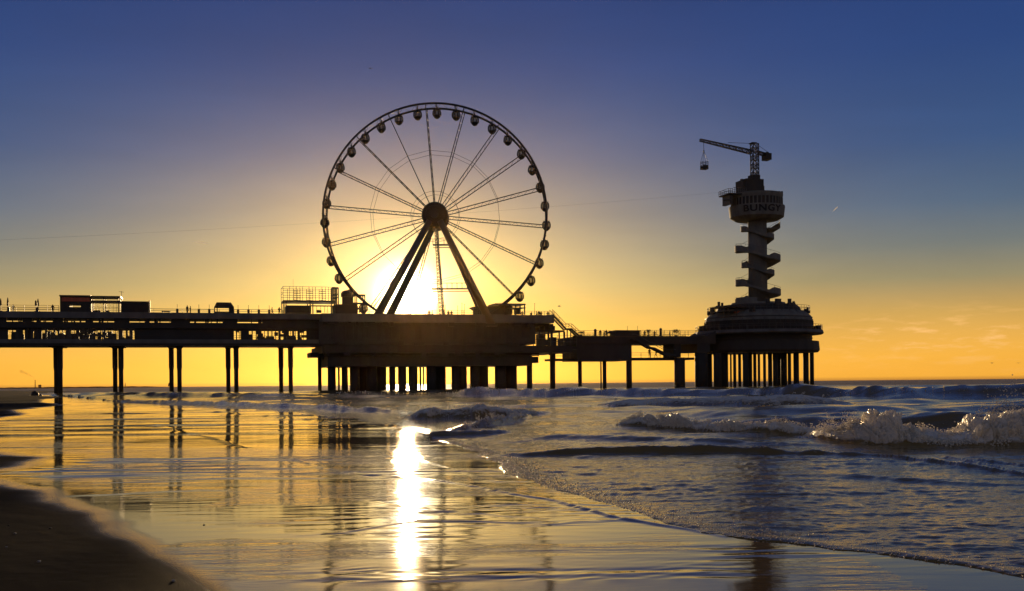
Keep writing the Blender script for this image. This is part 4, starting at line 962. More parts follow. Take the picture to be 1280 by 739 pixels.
def nd(nt, t, **kw):
    n = nt.nodes.new(t)
    for k, v in kw.items():
        if k in n.inputs: n.inputs[k].default_value = v
        else: setattr(n, k, v)
    return n
def sand_material():
    m = bpy.data.materials.new('beach_sand'); m.use_nodes = True; nt = m.node_tree; L = nt.links.new; b = nt.nodes['Principled BSDF']
    g = nd(nt, 'ShaderNodeNewGeometry'); wa = nd(nt, 'ShaderNodeAttribute', attribute_name='wet'); ra = nd(nt, 'ShaderNodeAttribute', attribute_name='ripple')
    n1 = nd(nt, 'ShaderNodeTexNoise', Scale=0.9, Detail=8.0); L(g.outputs['Position'], n1.inputs['Vector'])
    n2 = nd(nt, 'ShaderNodeTexNoise', Scale=160.0, Detail=3.0); L(g.outputs['Position'], n2.inputs['Vector'])
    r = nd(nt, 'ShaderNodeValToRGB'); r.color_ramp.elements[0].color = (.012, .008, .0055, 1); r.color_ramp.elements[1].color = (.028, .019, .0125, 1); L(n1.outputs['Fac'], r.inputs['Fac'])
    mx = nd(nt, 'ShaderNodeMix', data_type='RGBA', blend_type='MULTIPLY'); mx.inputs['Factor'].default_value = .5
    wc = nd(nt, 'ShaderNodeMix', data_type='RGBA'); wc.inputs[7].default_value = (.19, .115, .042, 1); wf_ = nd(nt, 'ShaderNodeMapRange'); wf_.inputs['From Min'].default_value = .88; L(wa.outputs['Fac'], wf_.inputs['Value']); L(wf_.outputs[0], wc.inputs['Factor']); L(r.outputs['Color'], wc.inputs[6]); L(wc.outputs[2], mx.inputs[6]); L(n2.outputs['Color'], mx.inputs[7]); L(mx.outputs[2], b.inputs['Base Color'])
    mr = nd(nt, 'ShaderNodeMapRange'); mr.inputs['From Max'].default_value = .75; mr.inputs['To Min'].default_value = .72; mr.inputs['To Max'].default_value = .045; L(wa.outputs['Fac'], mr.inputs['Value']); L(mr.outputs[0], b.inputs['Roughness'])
    sp = nd(nt, 'ShaderNodeMapRange'); sp.inputs['From Min'].default_value = .38; sp.inputs['To Min'].default_value = 1.08; sp.inputs['To Max'].default_value = 1.62; L(wa.outputs['Fac'], sp.inputs['Value']); L(sp.outputs[0], b.inputs['IOR'])
    b.inputs['Specular Tint'].default_value = (1, .86, .62, 1)
    # fine ripples of the film, crests across the view of the beach
    ml = nd(nt, 'ShaderNodeMath', operation='MULTIPLY'); ml.inputs[1].default_value = .02; L(ra.outputs['Fac'], ml.inputs[0])
    bp = None
    for sc_, dist, det in (((.50, 1.7, 1), ml, 5.0), ((1.6, 5.5, 1), None, 5.0)):
        mp = nd(nt, 'ShaderNodeMapping'); mp.inputs['Scale'].default_value = sc_; mp.inputs['Rotation'].default_value = (0, 0, rad(5)); L(g.outputs['Position'], mp.inputs['Vector'])
        rn = nd(nt, 'ShaderNodeTexNoise', Scale=1.0, Detail=det, Roughness=.62, Distortion=.5); L(mp.outputs[0], rn.inputs['Vector'])
        b_ = nd(nt, 'ShaderNodeBump', Strength=1.0); L(rn.outputs['Fac'], b_.inputs['Height'])
        if dist is not None: L(ml.outputs[0], b_.inputs['Distance'])
        else:
            m2 = nd(nt, 'ShaderNodeMath', operation='MULTIPLY'); m2.inputs[1].default_value = .010; L(ra.outputs['Fac'], m2.inputs[0]); L(m2.outputs[0], b_.inputs['Distance'])
        if bp is not None: L(bp.outputs[0], b_.inputs['Normal'])
        bp = b_
    # grain on the drier sand
    iv = nd(nt, 'ShaderNodeMapRange'); iv.inputs['To Min'].default_value = .006; iv.inputs['To Max'].default_value = .00006; L(wa.outputs['Fac'], iv.inputs['Value'])
    b2 = nd(nt, 'ShaderNodeBump', Strength=1.0); L(iv.outputs[0], b2.inputs['Distance']); L(n2.outputs['Fac'], b2.inputs['Height']); L(bp.outputs[0], b2.inputs['Normal']); L(b2.outputs[0], b.inputs['Normal'])
    return m
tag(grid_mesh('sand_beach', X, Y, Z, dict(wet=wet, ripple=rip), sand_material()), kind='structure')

# --- sea surface
def crest(pts):
    """(px, py of the front foot, height in px) -> world X, foot Y, height"""
    a = []
    for px, py, h in pts:
        x, y = ground(px, py, 0.0 if py < 600 else None); a.append((x, y, h * y / F))
    a.sort(); a = np.array(a); return a[:, 0], a[:, 1], a[:, 2]
WAVES = [  # points, front width, back width, foam amount, ragged
    (((600, 577, 0), (650, 578, 3), (710, 577, 7), (800, 578, 8.5), (900, 580, 8), (1000, 584, 6), (1100, 591, 4), (1200, 597, 3), (1290, 602, 3.5), (1420, 606, 2)), .17, .6, .25, .45),
    (((770, 536, 1), (800, 536, 17), (850, 541, 20), (900, 546, 20), (950, 549, 18), (1000, 551, 19), (1050, 554, 12), (1080, 556, 2)), .35, 1.0, .95, .35),
    (((1010, 556, 1), (1035, 560, 18), (1070, 565, 36), (1110, 568, 42), (1150, 570, 36), (1200, 571, 32), (1250, 572, 33), (1300, 573, 34), (1400, 574, 30), (1500, 574, 5)), .5, 1.2, .95, .3),
    (((900, 541, 1), (960, 542, 10), (1040, 545, 17), (1120, 547, 21), (1200, 548, 23), (1290, 550, 22), (1450, 550, 18)), 1.6, 3.0, .0, .12),
    (((500, 526, 1), (520, 527, 10), (560, 527, 13), (600, 527, 15), (635, 526, 12), (665, 522, 6), (690, 520, 1)), .5, 2.2, .6, .5),
    (((555, 542, 1), (580, 541, 7), (610, 537, 13), (640, 531, 10), (665, 525, 3)), .4, 1.0, .5, .3),
    (((380, 497, 1), (450, 498, 5), (540, 498, 6), (640, 498, 8), (720, 499, 9), (840, 500, 12), (960, 500, 13), (1050, 501, 15), (1140, 502, 16), (1220, 502, 15), (1320, 501, 15), (1500, 500, 12)), 2.0, 7.0, .22, .4),
    (((740, 512, 1), (800, 513, 9), (860, 513, 11), (940, 514, 11), (1010, 514, 12), (1060, 513, 6), (1100, 512, 1)), 1.2, 3.0, .7, .35),
    (((830, 529, 1), (900, 531, 9), (990, 531, 12), (1080, 532, 16), (1180, 530, 18), (1290, 530, 18), (1450, 530, 12)), 1.8, 4.0, .05, .15),
    (((130, 502, .5), (180, 504, 3), (260, 507, 4), (340, 511, 5), (420, 515, 6), (480, 518, 6), (520, 519, 1)), .9, 4.0, .3, .6),
    (((70, 496, .5), (140, 497, 3), (230, 498, 3.5), (330, 499, 4), (430, 500, 4.5), (480, 500, 1)), 1.5, 8.0, .3, .5),
    (((250, 536, .5), (300, 537, 4), (360, 536, 5), (420, 540, 4), (470, 545, 5), (540, 547, 6), (600, 547, 6), (640, 544, 2)), .22, .8, .25, .3),
    (((620, 556, .5), (700, 553, 3), (780, 556, 4), (900, 561, 4), (1000, 567, 3), (1060, 570, .5)), .3, .8, .1, .2),
    (((980, 601, .5), (1080, 604, 3), (1180, 610, 4), (1290, 615, 3), (1380, 618, 1)), .2, .6, .0, .2),
]
WAVES = [(crest(p), a, b, f, r) for p, a, b, f, r in WAVES]
chop = []
for i in range(90):
    lam = math.exp(rng.uniform(math.log(.22), math.log(14))); an = rng.normal(rad(92), .55)
    chop.append((lam, math.cos(an) * 2 * PI / lam, math.sin(an) * 2 * PI / lam, rng.uniform(0, 2 * PI), .0013 * lam ** .95))

swell = []
for i in range(26):
    lam = math.exp(rng.uniform(math.log(5), math.log(34))); an = rng.normal(rad(90), .45)
    swell.append((lam, math.cos(an) * 2 * PI / lam, math.sin(an) * 2 * PI / lam, rng.uniform(0, 2 * PI), .0024 * lam))
fine = []
for i in range(70):
    lam = math.exp(rng.uniform(math.log(.07), math.log(.7))); an = rng.normal(rad(90), .5)
    fine.append((lam, math.cos(an) * 2 * PI / lam, math.sin(an) * 2 * PI / lam, rng.uniform(0, 2 * PI), .0024 * lam))
def sea_z(X, Y):
    d = edge_d(X, Y)
    cell = np.maximum(Y * Y / (F * HC) * np.where(Y > 125, .28, .5), Y * 2 / F)
    cx = np.interp(Y, ey, ex)
    z = beach_slope(Y) + .008 * (1 - np.exp(-np.maximum(d, 0) / .05)) + .012 * np.exp(-((d - .10) / .08) ** 2) * (d > 0) * (1 - .9 * sst(10, 15, Y)) * (.4 + .6 * sst(-.3, .4, fbm(X * 2, Y * 2, 130, 3))) + .03 * sst(0.2, 4, d)
    amp = .25 * sst(0, 2.5, d) + .75 * sst(2, 16, d); amps = sst(0, .9, d) * (.4 + .6 * sst(1, 14, d))
    wx = X + .35 * fbm(X * .5, Y * .5, 90, 3); wy = Y + .35 * fbm(X * .5, Y * .5, 95, 3)
    for lam, kx, ky, ph, a in chop:
        fade = sst(1.2, 3.0, lam / cell)
        s = np.sin(kx * wx + ky * wy + ph)
        z = z + a * fade * (1 + 1.5 * sst(13, 24, Y)) * np.where(lam > 1.2, amp, amps) * (s + .35 * s * s)
    for lam, kx, ky, ph, a in swell:
        s = np.sin(kx * wx + ky * wy + ph); z = z + a * sst(1.4, 3.0, lam / cell) * sst(55, 150, Y) * (s + .4 * s * s)
    patch = sst(-.35, .35, fbm(X * .5, Y * .8, 140, 3)) * .8 + .35
    for lam, kx, ky, ph, a in fine:
        s = np.sin(kx * (wx + .1 * (wx - X)) + ky * wy + ph); z = z + a * sst(1.2, 3.0, lam / cell) * patch * sst(0, .5, d) * (s + .4 * s * s)
    # bubbly texture of the thin swash
    near = sst(0.0, .4, d) * (1 - sst(4, 14, d)) * (Y < 40)
    z = z + near * (.009 * fbm(X * 3.5, Y * 5, 101, 3) + .005 * fbm(X * 14, Y * 16, 104, 2))
    foam = np.zeros_like(X); 
    for (cxx, cyy, ch), wf, wb, fo, rg in WAVES:
        h = np.interp(X, cxx, ch, left=0, right=0)
        foot = np.interp(X, cxx, cyy) + wf * 1.1 + rg * (.8 * fbm(X * .6 / max(wf, .4), X * 0 + cyy[0], 7, 3) + .45 * fbm(X * 2.2 / max(wf, .4), X * 0 + cyy[0], 8, 2)) * wf * 2.0
        dy = Y - foot
        h = h * (1 + rg * (.9 * fbm(X * .7 / max(wf, .3), Y * .3, 12, 3)))
        p = np.where(dy < 0, np.exp(-np.abs(dy / wf) ** 2.2), np.exp(-np.abs(dy / wb) ** 1.5))
        z = z + np.maximum(h, 0) * p * (.5 if fo > .9 else 1)
        if fo > 0:
            fr = np.where(dy < 0, np.exp(-(dy / (wf * 1.15)) ** 2), np.exp(-(dy / (wb * .35)) ** 2)) * np.clip(h / (ch.max() * .45), 0, 1) * fo
            foam = np.maximum(foam, fr)
            rough = fr * np.clip(h, 0, .5) * .35
            z = z + rough * (fbm(X / wf * 1.4, Y / wf * 2.0, 33, 4) * .6 + .5 * np.abs(fbm(X / wf * 3.2, Y / wf * 3.0, 36, 2)))
    lace = sst(.12, .5, fbm(X * .8, Y * .35, 55, 4)) * sst(1, 6, d) * (1 - sst(60, 160, Y)) * .10
    edge = np.exp(-((d - .05) / .07) ** 2) * .2
    foam = np.clip(np.maximum(np.maximum(foam, lace), edge * (d > 0)), 0, 1)
    z = np.where(d > 0, z, beach_slope(Y) - .05 + np.maximum(d, -4) * .3)
    z = np.where(Y > 1500, np.minimum(z, .5), z)
    return z, d, foam

us = np.concatenate([-side[::-1], np.arange(-940, 941, 1.8), side])
ds = np.concatenate([np.arange(1400, 300, -12.0), np.arange(300, 120, -.7), np.arange(120, 14, -0.45), np.arange(14, 1.5, -0.25), [1.2, .9, .6, .45, .34]])
X, Y = grid(us, ds); Z, d, foam = sea_z(X, Y)
def foam_nodes(nt, L, g):
    nA = nd(nt, 'ShaderNodeTexNoise', Scale=3.2, Detail=8.0, Roughness=.7); L(g.outputs['Position'], nA.inputs['Vector'])
    return nA
def sea_material():
    m = bpy.data.materials.new('sea_water'); m.use_nodes = True; nt = m.node_tree; L = nt.links.new; b = nt.nodes['Principled BSDF']
    g = nd(nt, 'ShaderNodeNewGeometry'); fa = nd(nt, 'ShaderNodeAttribute', attribute_name='foam')
    nA = foam_nodes(nt, L, g)
    s = nd(nt, 'ShaderNodeMath', operation='ADD'); L(fa.outputs['Fac'], s.inputs[0]); L(nA.outputs['Fac'], s.inputs[1])
    mr = nd(nt, 'ShaderNodeMapRange'); mr.inputs['From Min'].default_value = .80; mr.inputs['From Max'].default_value = 1.10; L(s.outputs[0], mr.inputs['Value'])
    mx = nd(nt, 'ShaderNodeMix', data_type='RGBA'); mx.inputs[6].default_value = (.19, .125, .04, 1); mx.inputs[7].default_value = (.72, .69, .64, 1); L(mr.outputs[0], mx.inputs['Factor']); L(mx.outputs[2], b.inputs['Base Color'])
    rr = nd(nt, 'ShaderNodeMapRange'); rr.inputs['To Min'].default_value = .10; rr.inputs['To Max'].default_value = .75; L(mr.outputs[0], rr.inputs['Value']); ow = nd(nt, 'ShaderNodeAttribute', attribute_name='open_water'); mo = nd(nt, 'ShaderNodeMath', operation='MULTIPLY_ADD'); mo.inputs[1].default_value = .28; L(ow.outputs['Fac'], mo.inputs[0]); L(rr.outputs[0], mo.inputs[2]); L(mo.outputs[0], b.inputs['Roughness'])
    b.inputs['IOR'].default_value = 1.33; b.inputs['Specular Tint'].default_value = (1, .86, .66, 1)
    mp = nd(nt, 'ShaderNodeMapping'); mp.inputs['Scale'].default_value = (.55, 1.9, 1); L(g.outputs['Position'], mp.inputs['Vector'])
    n1 = nd(nt, 'ShaderNodeTexNoise', Scale=.9, Detail=7.0, Roughness=.62, Distortion=.4); L(mp.outputs[0], n1.inputs['Vector'])
    b1 = nd(nt, 'ShaderNodeBump', Strength=1.0, Distance=.02); L(n1.outputs['Fac'], b1.inputs['Height'])
    n2 = nd(nt, 'ShaderNodeTexNoise', Scale=14.0, Detail=4.0); L(mp.outputs[0], n2.inputs['Vector'])
    b2 = nd(nt, 'ShaderNodeBump', Strength=1.0, Distance=.005); L(n2.outputs['Fac'], b2.inputs['Height']); fr = nd(nt, 'ShaderNodeAttribute', attribute_name='open_water'); m3 = nd(nt, 'ShaderNodeMath', operation='MULTIPLY'); m3.inputs[1].default_value = 1.3; L(fr.outputs['Fac'], m3.inputs[0])
    mp3 = nd(nt, 'ShaderNodeMapping'); mp3.inputs['Scale'].default_value = (.10, .26, 1); L(g.outputs['Position'], mp3.inputs['Vector'])
    n3 = nd(nt, 'ShaderNodeTexNoise', Scale=1.0, Detail=7.0, Roughness=.62); L(mp3.outputs[0], n3.inputs['Vector'])
    b3 = nd(nt, 'ShaderNodeBump', Strength=1.0); L(m3.outputs[0], b3.inputs['Distance']); L(n3.outputs['Fac'], b3.inputs['Height']); L(b1.outputs[0], b3.inputs['Normal']); L(b3.outputs[0], b2.inputs['Normal']); L(b2.outputs[0], b.inputs['Normal'])
    return m
tag(grid_mesh('sea', X, Y, Z, dict(foam=foam, open_water=sst(130, 320, Y)), sea_material()), kind='structure')

# --- foam and spray: froth balls along the breakers, bubbles along the swash edge
g_ = (1 + 5 ** .5) / 2
ico = np.array([(-1, g_, 0), (1, g_, 0), (-1, -g_, 0), (1, -g_, 0), (0, -1, g_), (0, 1, g_), (0, -1, -g_), (0, 1, -g_), (g_, 0, -1), (g_, 0, 1), (-g_, 0, -1), (-g_, 0, 1)]) / math.hypot(1, g_)
icf = np.array([(0, 11, 5), (0, 5, 1), (0, 1, 7), (0, 7, 10), (0, 10, 11), (1, 5, 9), (5, 11, 4), (11, 10, 2), (10, 7, 6), (7, 1, 8), (3, 9, 4), (3, 4, 2), (3, 2, 6), (3, 6, 8), (3, 8, 9), (4, 9, 5), (2, 4, 11), (6, 2, 10), (8, 6, 7), (9, 8, 1)])
C, Rd = [], []
def at_z(x, y):
    z, d_, f_ = sea_z(np.array([x]) if np.isscalar(x) else x, np.array([y]) if np.isscalar(y) else y); return z, d_
def froth(wi, n, rmin, rmax, spray, amt=1.0, x0=None, x1=None, up=1.0):
    (cxx, cyy, ch), wf, wb, fo, rg = WAVES[wi]
    lo = cxx[0] if x0 is None else x0; hi = cxx[-1] if x1 is None else x1
    x = rng.uniform(lo, hi, n); h = np.interp(x, cxx, ch)
    keep = rng.uniform(0, 1, n) < np.clip(h / ch.max() * 1.2, 0, 1) * np.clip(.35 + 1.5 * (fbm(x * 1.1, x * 0 + wi, 200 + wi, 3) + .3), .1, 1)
    x = x[keep]; h = h[keep]; n = len(x)
    foot = np.interp(x, cxx, cyy) + wf * 1.1
    y = foot - wf * 1.15 * rng.uniform(0, 1, n) ** .8 + rng.normal(0, wf * .12, n) + wb * .3 * np.maximum(rng.normal(-.2, .5, n), 0)
    z, _ = at_z(x, y); r = rng.uniform(0, 1, n) ** 2.2 * (rmax - rmin) + rmin
    C.append(np.stack([x, y, z + r * rng.uniform(-.5, .5, n)], -1)); Rd.append(r)
    m_ = spray; x = rng.uniform(lo, hi, m_); h = np.interp(x, cxx, ch); gate = np.clip(fbm(x * 1.6, x * 0, 300 + wi, 3) * 1.6 + .35, 0, 1)
    keep = rng.uniform(0, 1, m_) < gate; x, h, gate = x[keep], h[keep], gate[keep]; m_ = len(x)
    foot = np.interp(x, cxx, cyy) + wf * 1.1; y = foot + rng.normal(-.1, .35, m_) * wf; z, _ = at_z(x, y)
    C.append(np.stack([x, y, z + np.abs(rng.normal(0, .16, m_)) * h * (0.5 + gate) * up], -1)); Rd.append(rng.uniform(.2, .55, m_) * rmin)
BV, BF = [], []; nbv = 0
def sheet(wi, nx, ny, hk, amp, seed):
    """the churned white body of a breaker: foot, rolling front, crest and trailing back, with billowed relief"""
    global nbv
    (cxx, cyy, ch), wf, wb, fo, rg = WAVES[wi]
    x0, x1 = cxx[0], cxx[-1]; U, Vv = np.meshgrid(np.linspace(x0, x1, nx), np.linspace(0, 1, ny), indexing='ij')
    h = np.interp(U, cxx, ch) * hk * (.78 + .75 * fbm(U * 1.5 / max(wf, .35) * .5, U * 0 + seed, seed, 2) + .5 * fbm(U * 4 / max(wf, .35) * .5, U * 0, seed + 3, 2)); h = np.maximum(h, 0)
    foot = np.interp(U, cxx, cyy) + wf * (.25 * fbm(U * 1.1, U * 0 + 3, seed + 7, 3))
    a = Vv * PI * .93                      # 0 at the front foot, past the top, down the back
    lean = 1 + .35 * fbm(U * 1.7, Vv * 1.2, seed + 11, 2)
    yy = foot + wf * 1.15 - np.cos(a) * wf * 1.25 * np.where(a < PI / 2, lean, 1.6)
    zz = np.sin(a) ** .75 * h - .03
    dsc = 1 / max(wf, .3); S1, S2 = U * 3.2 * dsc, Vv * 3.4 + 10
    bil = lambda f, o, sd: 1 - 2.2 * np.abs(fbm(S1 * f, S2 * f, sd, o))
    disp = (.55 * bil(.7, 2, seed + 20) + .34 * bil(1.9, 2, seed + 24) + .22 * bil(4.4, 2, seed + 28) + .13 * bil(10, 2, seed + 32) - .55) * amp * np.clip(h, 0.02, 1) * np.clip(np.sin(np.clip(a, 0, PI)) * 2.2, .15, 1)
    yy = yy - np.cos(a) * disp * 1.2; zz = zz + np.maximum(np.sin(a), .2) * disp; xx = U + disp * .5 * np.sin(U * 23 + Vv * 9)
    zw_, _ = at_z(xx.ravel(), yy.ravel()); base = beach_slope(yy) + .02
    zz = np.maximum(zz + base, base - .05)
    k = np.arange(nx * ny).reshape(nx, ny); q = np.stack([k[:-1, :-1], k[1:, :-1], k[1:, 1:], k[:-1, 1:]], -1).reshape(-1, 4)
    t3 = np.concatenate([q[:, [0, 1, 2]], q[:, [0, 2, 3]]]); BV.append(np.stack([xx, yy, zz], -1).reshape(-1, 3)); BF.append(t3 + nbv); nbv += nx * ny
sheet(1, 700, 90, 1.12, .42, 610); sheet(2, 800, 110, 1.08, .42, 640); sheet(4, 260, 50, .8, .35, 670); sheet(5, 200, 40, .8, .35, 690); sheet(7, 500, 40, .8, .4, 720)
def clumps(wi, ncl, rc, per, rp, jets, jl, gate_seed):
    """cauliflower heaps of froth along a breaker, with thin jets of droplets thrown off their tops"""
    (cxx, cyy, ch), wf, wb, fo, rg = WAVES[wi]
    x = rng.uniform(cxx[0], cxx[-1], ncl); h = np.interp(x, cxx, ch); gt = np.clip(.45 + 1.3 * fbm(x * 1.0, x * 0, gate_seed, 3), .05, 1)
    kp = rng.uniform(0, 1, ncl) < np.clip(h / ch.max() * 1.5, 0, 1); x, h, gt = x[kp], h[kp], gt[kp]; n = len(x)
    u = rng.uniform(0, 1, n); foot = np.interp(x, cxx, cyy) + wf * 1.1; y = foot - wf * (1.35 - 1.6 * u) + rng.normal(0, wf * .15, n)
    r = rc * (.35 + .9 * rng.uniform(0, 1, n) ** 1.7) * (.55 + .7 * gt); z, _ = at_z(x, y)
    for k in range(n):
        m_ = int(per * (r[k] / rc) ** 1.3) + 6; v = rng.normal(0, 1, (m_, 3)); v /= np.linalg.norm(v, axis=1)[:, None]; v[:, 2] = np.abs(v[:, 2]) * 1.1 - .15
        q = r[k] * (1 + rng.normal(0, .10, m_))
        C.append(np.array([x[k], y[k], z[k]]) + v * q[:, None]); Rd.append(rp * rng.uniform(.35, 1.5, m_) ** 1.3)
    for k in rng.choice(n, jets):
        if rng.uniform() > gt[k] * 1.2: continue
        m_ = rng.integers(8, 30); v = np.array([rng.normal(0, .45), rng.normal(-.15, .4), abs(rng.normal(.8, .35))]); f = rng.uniform(0, 1, m_) ** .8
        L_ = jl * rng.uniform(.3, 1.1) * (.4 + gt[k])
        P = np.array([x[k], y[k], z[k] + r[k] * .7]) + v * (f * L_)[:, None] + rng.normal(0, .012 + .03 * L_, (m_, 3)); P[:, 2] -= .5 * (f ** 2) * L_ * .6
        C.append(P); Rd.append(rp * rng.uniform(.3, 1.0, m_) * (1.2 - f * .6))
clumps(1, 420, .10, 16, .008, 420, .16, 210)
clumps(2, 520, .14, 20, .009, 900, .34, 220)
clumps(4, 130, .10, 10, .010, 60, .18, 230); clumps(5, 90, .08, 8, .009, 60, .12, 240); clumps(7, 110, .12, 8, .014, 60, .25, 250)
froth(6, 900, .015, .05, 250)
# spray burst behind the big breaker at the right
bx, by = ground(1262, 548, 0.0)
n = 1600; q = np.abs(rng.normal(0, .36, n)); xx = bx + rng.normal(0, .36, n) - .1; C.append(np.stack([xx, by + rng.normal(0, .25, n), .30 + q * (1 - np.clip(np.abs(xx - bx) / 1.2, 0, .8))], -1)); Rd.append(rng.uniform(.004, .018, n))
# bubbles along the edge of the swash
n = 4200; yy = 5 + rng.uniform(0, 1, n) ** 1.6 * 20; xx = np.interp(yy, ey, ex) + np.abs(rng.normal(0, .22, n)) + rng.normal(0, .06, n)
z, dd_ = at_z(xx, yy); kp = (dd_ > 0.0) & (dd_ < .6) & (fbm(xx * 1.3, yy * 1.3, 400, 3) > -.25); C.append(np.stack([xx, yy, z], -1)[kp]); Rd.append(rng.uniform(.002, .008, n)[kp] * np.clip(yy[kp] / 10, .7, 1.6))
C = np.concatenate(C); Rd = np.concatenate(Rd); N = len(C)
jit = 1 + rng.uniform(-.28, .28, (N, 12, 1))
V = (C[:, None, :] + ico[None] * Rd[:, None, None] * jit).reshape(-1, 3); Fc = (icf[None] + (np.arange(N) * 12)[:, None, None]).reshape(-1, 3)
Fb = np.concatenate(BF) + len(V); V = np.concatenate([V, np.concatenate(BV)]); Fc = np.concatenate([Fc, Fb])
me = bpy.data.meshes.new('sea_foam'); me.vertices.add(len(V)); me.vertices.foreach_set('co', V.astype(np.float32).ravel()); me.loops.add(Fc.size); me.loops.foreach_set('vertex_index', Fc.astype(np.int32).ravel())
me.polygons.add(len(Fc)); me.polygons.foreach_set('loop_start', np.arange(0, Fc.size, 3, dtype=np.int32)); me.polygons.foreach_set('use_smooth', np.ones(len(Fc), dtype=bool)); me.update(calc_edges=True)
fm = bpy.data.materials.new('sea_foam'); fm.use_nodes = True; nt = fm.node_tree; nt.nodes.clear(); L = nt.links.new
oo = nd(nt, 'ShaderNodeOutputMaterial'); df = nd(nt, 'ShaderNodeBsdfDiffuse', Color=(.90, .86, .78, 1)); tl = nd(nt, 'ShaderNodeBsdfTranslucent', Color=(.98, .92, .80, 1)); gl = nd(nt, 'ShaderNodeBsdfGlossy', Roughness=.25)
m1 = nd(nt, 'ShaderNodeMixShader'); m1.inputs[0].default_value = .62; m2 = nd(nt, 'ShaderNodeMixShader'); m2.inputs[0].default_value = .06
L(df.outputs[0], m1.inputs[1]); L(tl.outputs[0], m1.inputs[2]); L(m1.outputs[0], m2.inputs[1]); L(gl.outputs[0], m2.inputs[2]); L(m2.outputs[0], oo.inputs[0])
me.materials.append(fm); fo_ = bpy.data.objects.new('sea_foam', me); COL.objects.link(fo_); tag(fo_, 'white froth and spray of the breaking waves', None, None, 'stuff')

# ------------------------------------------------------------------ small things on the beach
def sand_at(x, y): return float(sand_z(np.array([[x]]), np.array([[y]]))[0][0, 0])
for i, (px, py, w, lab, mt) in enumerate(((19, 671, 4.5, 'dark pebble with pale edge on the damp sand at far left', 'shell'), (8, 689, 3.5, 'small pale shell fragment lowest at the left photo edge', 'shell'), (49, 707, 6, 'pale broken shell on the damp sand in the lower left corner', 'shell'), (11, 660, 3, 'tiny dark pebble highest of the left sand pebbles', 'stone'),
                                (63, 663, 5, 'flat dark weed scrap on damp sand right of the pebbles', 'stone'), (217, 728, 7, 'white shell with dark shadow near the bottom of the sand', 'shell'), (255, 656, 3.5, 'lone dark pebble out on the shiny wet sand', 'stone'))):
    x, y = ground(px, py); z = sand_at(x, y); r = w * y / F / 2
    o = thing('shell' if mt == 'shell' else 'pebble', lab, 'shell' if mt == 'shell' else 'pebble', loc=(x, y, z), rotz=random.uniform(0, 3))
    MB().blob((0, 0, r * .25), (r, r * .7, r * .45), i + 40, .18, 12, 8).build('valve' if mt == 'shell' else 'stone', mt, o, True)
for px, py, w, h, lab, sd in ((43.5, 494.5, 9, 6, 'dark rounded boulder at the edge of the far left sand spit', 3), (51, 494.6, 4, 2.4, 'small low rock just right of the boulder on the sand spit', 4)):
    x, y = ground(px, py); z = sand_at(x, y); o = thing('boulder', lab, 'rock', loc=(x, y, z - .1))
    MB().blob((0, 0, h * y / F * .3), (w * y / F / 2, w * y / F / 2, h * y / F * .8), sd, .12, 14, 9).build('stone', 'stone', o, True)

# ------------------------------------------------------------------ sky, sun
SUN_PX, SUN_PY = 507.5, 368.0
sv = Vector((kk(SUN_PX, SUN_PY), 1.0, ((HY - SUN_PY) - (SUN_PX - CX) * PHI) / F)).normalized()
sel = math.asin(sv.z); saz = math.atan2(sv.x, sv.y)
sun = bpy.data.lights.new('sun', 'SUN'); sun.energy = 4.0; sun.angle = rad(0.53); sun.color = (1.0, .68, .34)
so = bpy.data.objects.new('sun', sun); COL.objects.link(so); so.rotation_euler = (-sv).to_track_quat('-Z', 'Y').to_euler(); so.location = (0, 0, 60)

w = bpy.data.worlds.new('World'); scene.world = w; w.use_nodes = True; nt = w.node_tree; nt.nodes.clear(); L = nt.links.new
out = nd(nt, 'ShaderNodeOutputWorld'); bg = nd(nt, 'ShaderNodeBackground'); L(bg.outputs[0], out.inputs[0])
tc = nd(nt, 'ShaderNodeTexCoord'); nrm = nd(nt, 'ShaderNodeVectorMath', operation='NORMALIZE'); L(tc.outputs['Generated'], nrm.inputs[0])
sep = nd(nt, 'ShaderNodeSeparateXYZ'); L(nrm.outputs[0], sep.inputs[0])
def mth(op, a, b=None, c=None, clamp=False):
    n = nd(nt, 'ShaderNodeMath', operation=op); n.use_clamp = clamp
    for i, v in enumerate((a, b, c)):
        if v is None: continue
        if isinstance(v, (int, float)): n.inputs[i].default_value = v
        else: L(v, n.inputs[i])
    return n.outputs[0]
def vdot(v):
    n = nd(nt, 'ShaderNodeVectorMath', operation='DOT_PRODUCT'); L(nrm.outputs[0], n.inputs[0]); n.inputs[1].default_value = v; return n.outputs['Value']
el = mth('MULTIPLY', mth('ARCSINE', sep.outputs['Z']), 180 / PI)
ramp = nd(nt, 'ShaderNodeValToRGB'); L(mth('DIVIDE', mth('ADD', el, 2.0), 62.0, clamp=True), ramp.inputs['Fac'])
stops = [(-2, (60, 42, 26)), (-.05, (150, 100, 50)), (0.0, (238, 168, 58)), (1.1, (239, 173, 64)), (2.2, (224, 168, 76)), (3.3, (200, 158, 84)), (5.0, (146, 137, 106)), (6.6, (108, 116, 116)), (8.6, (76, 98, 124)), (11.6, (50, 80, 127)), (16, (34, 65, 122)), (19.5, (28, 57, 115)), (30, (22, 34, 62)), (60, (22, 28, 44))]
cr_ = ramp.color_ramp
while len(cr_.elements) < len(stops): cr_.elements.new(.5)
for e, (a, c) in zip(cr_.elements, stops): e.position = (a + 2) / 62; e.color = (*lin(c), 1)
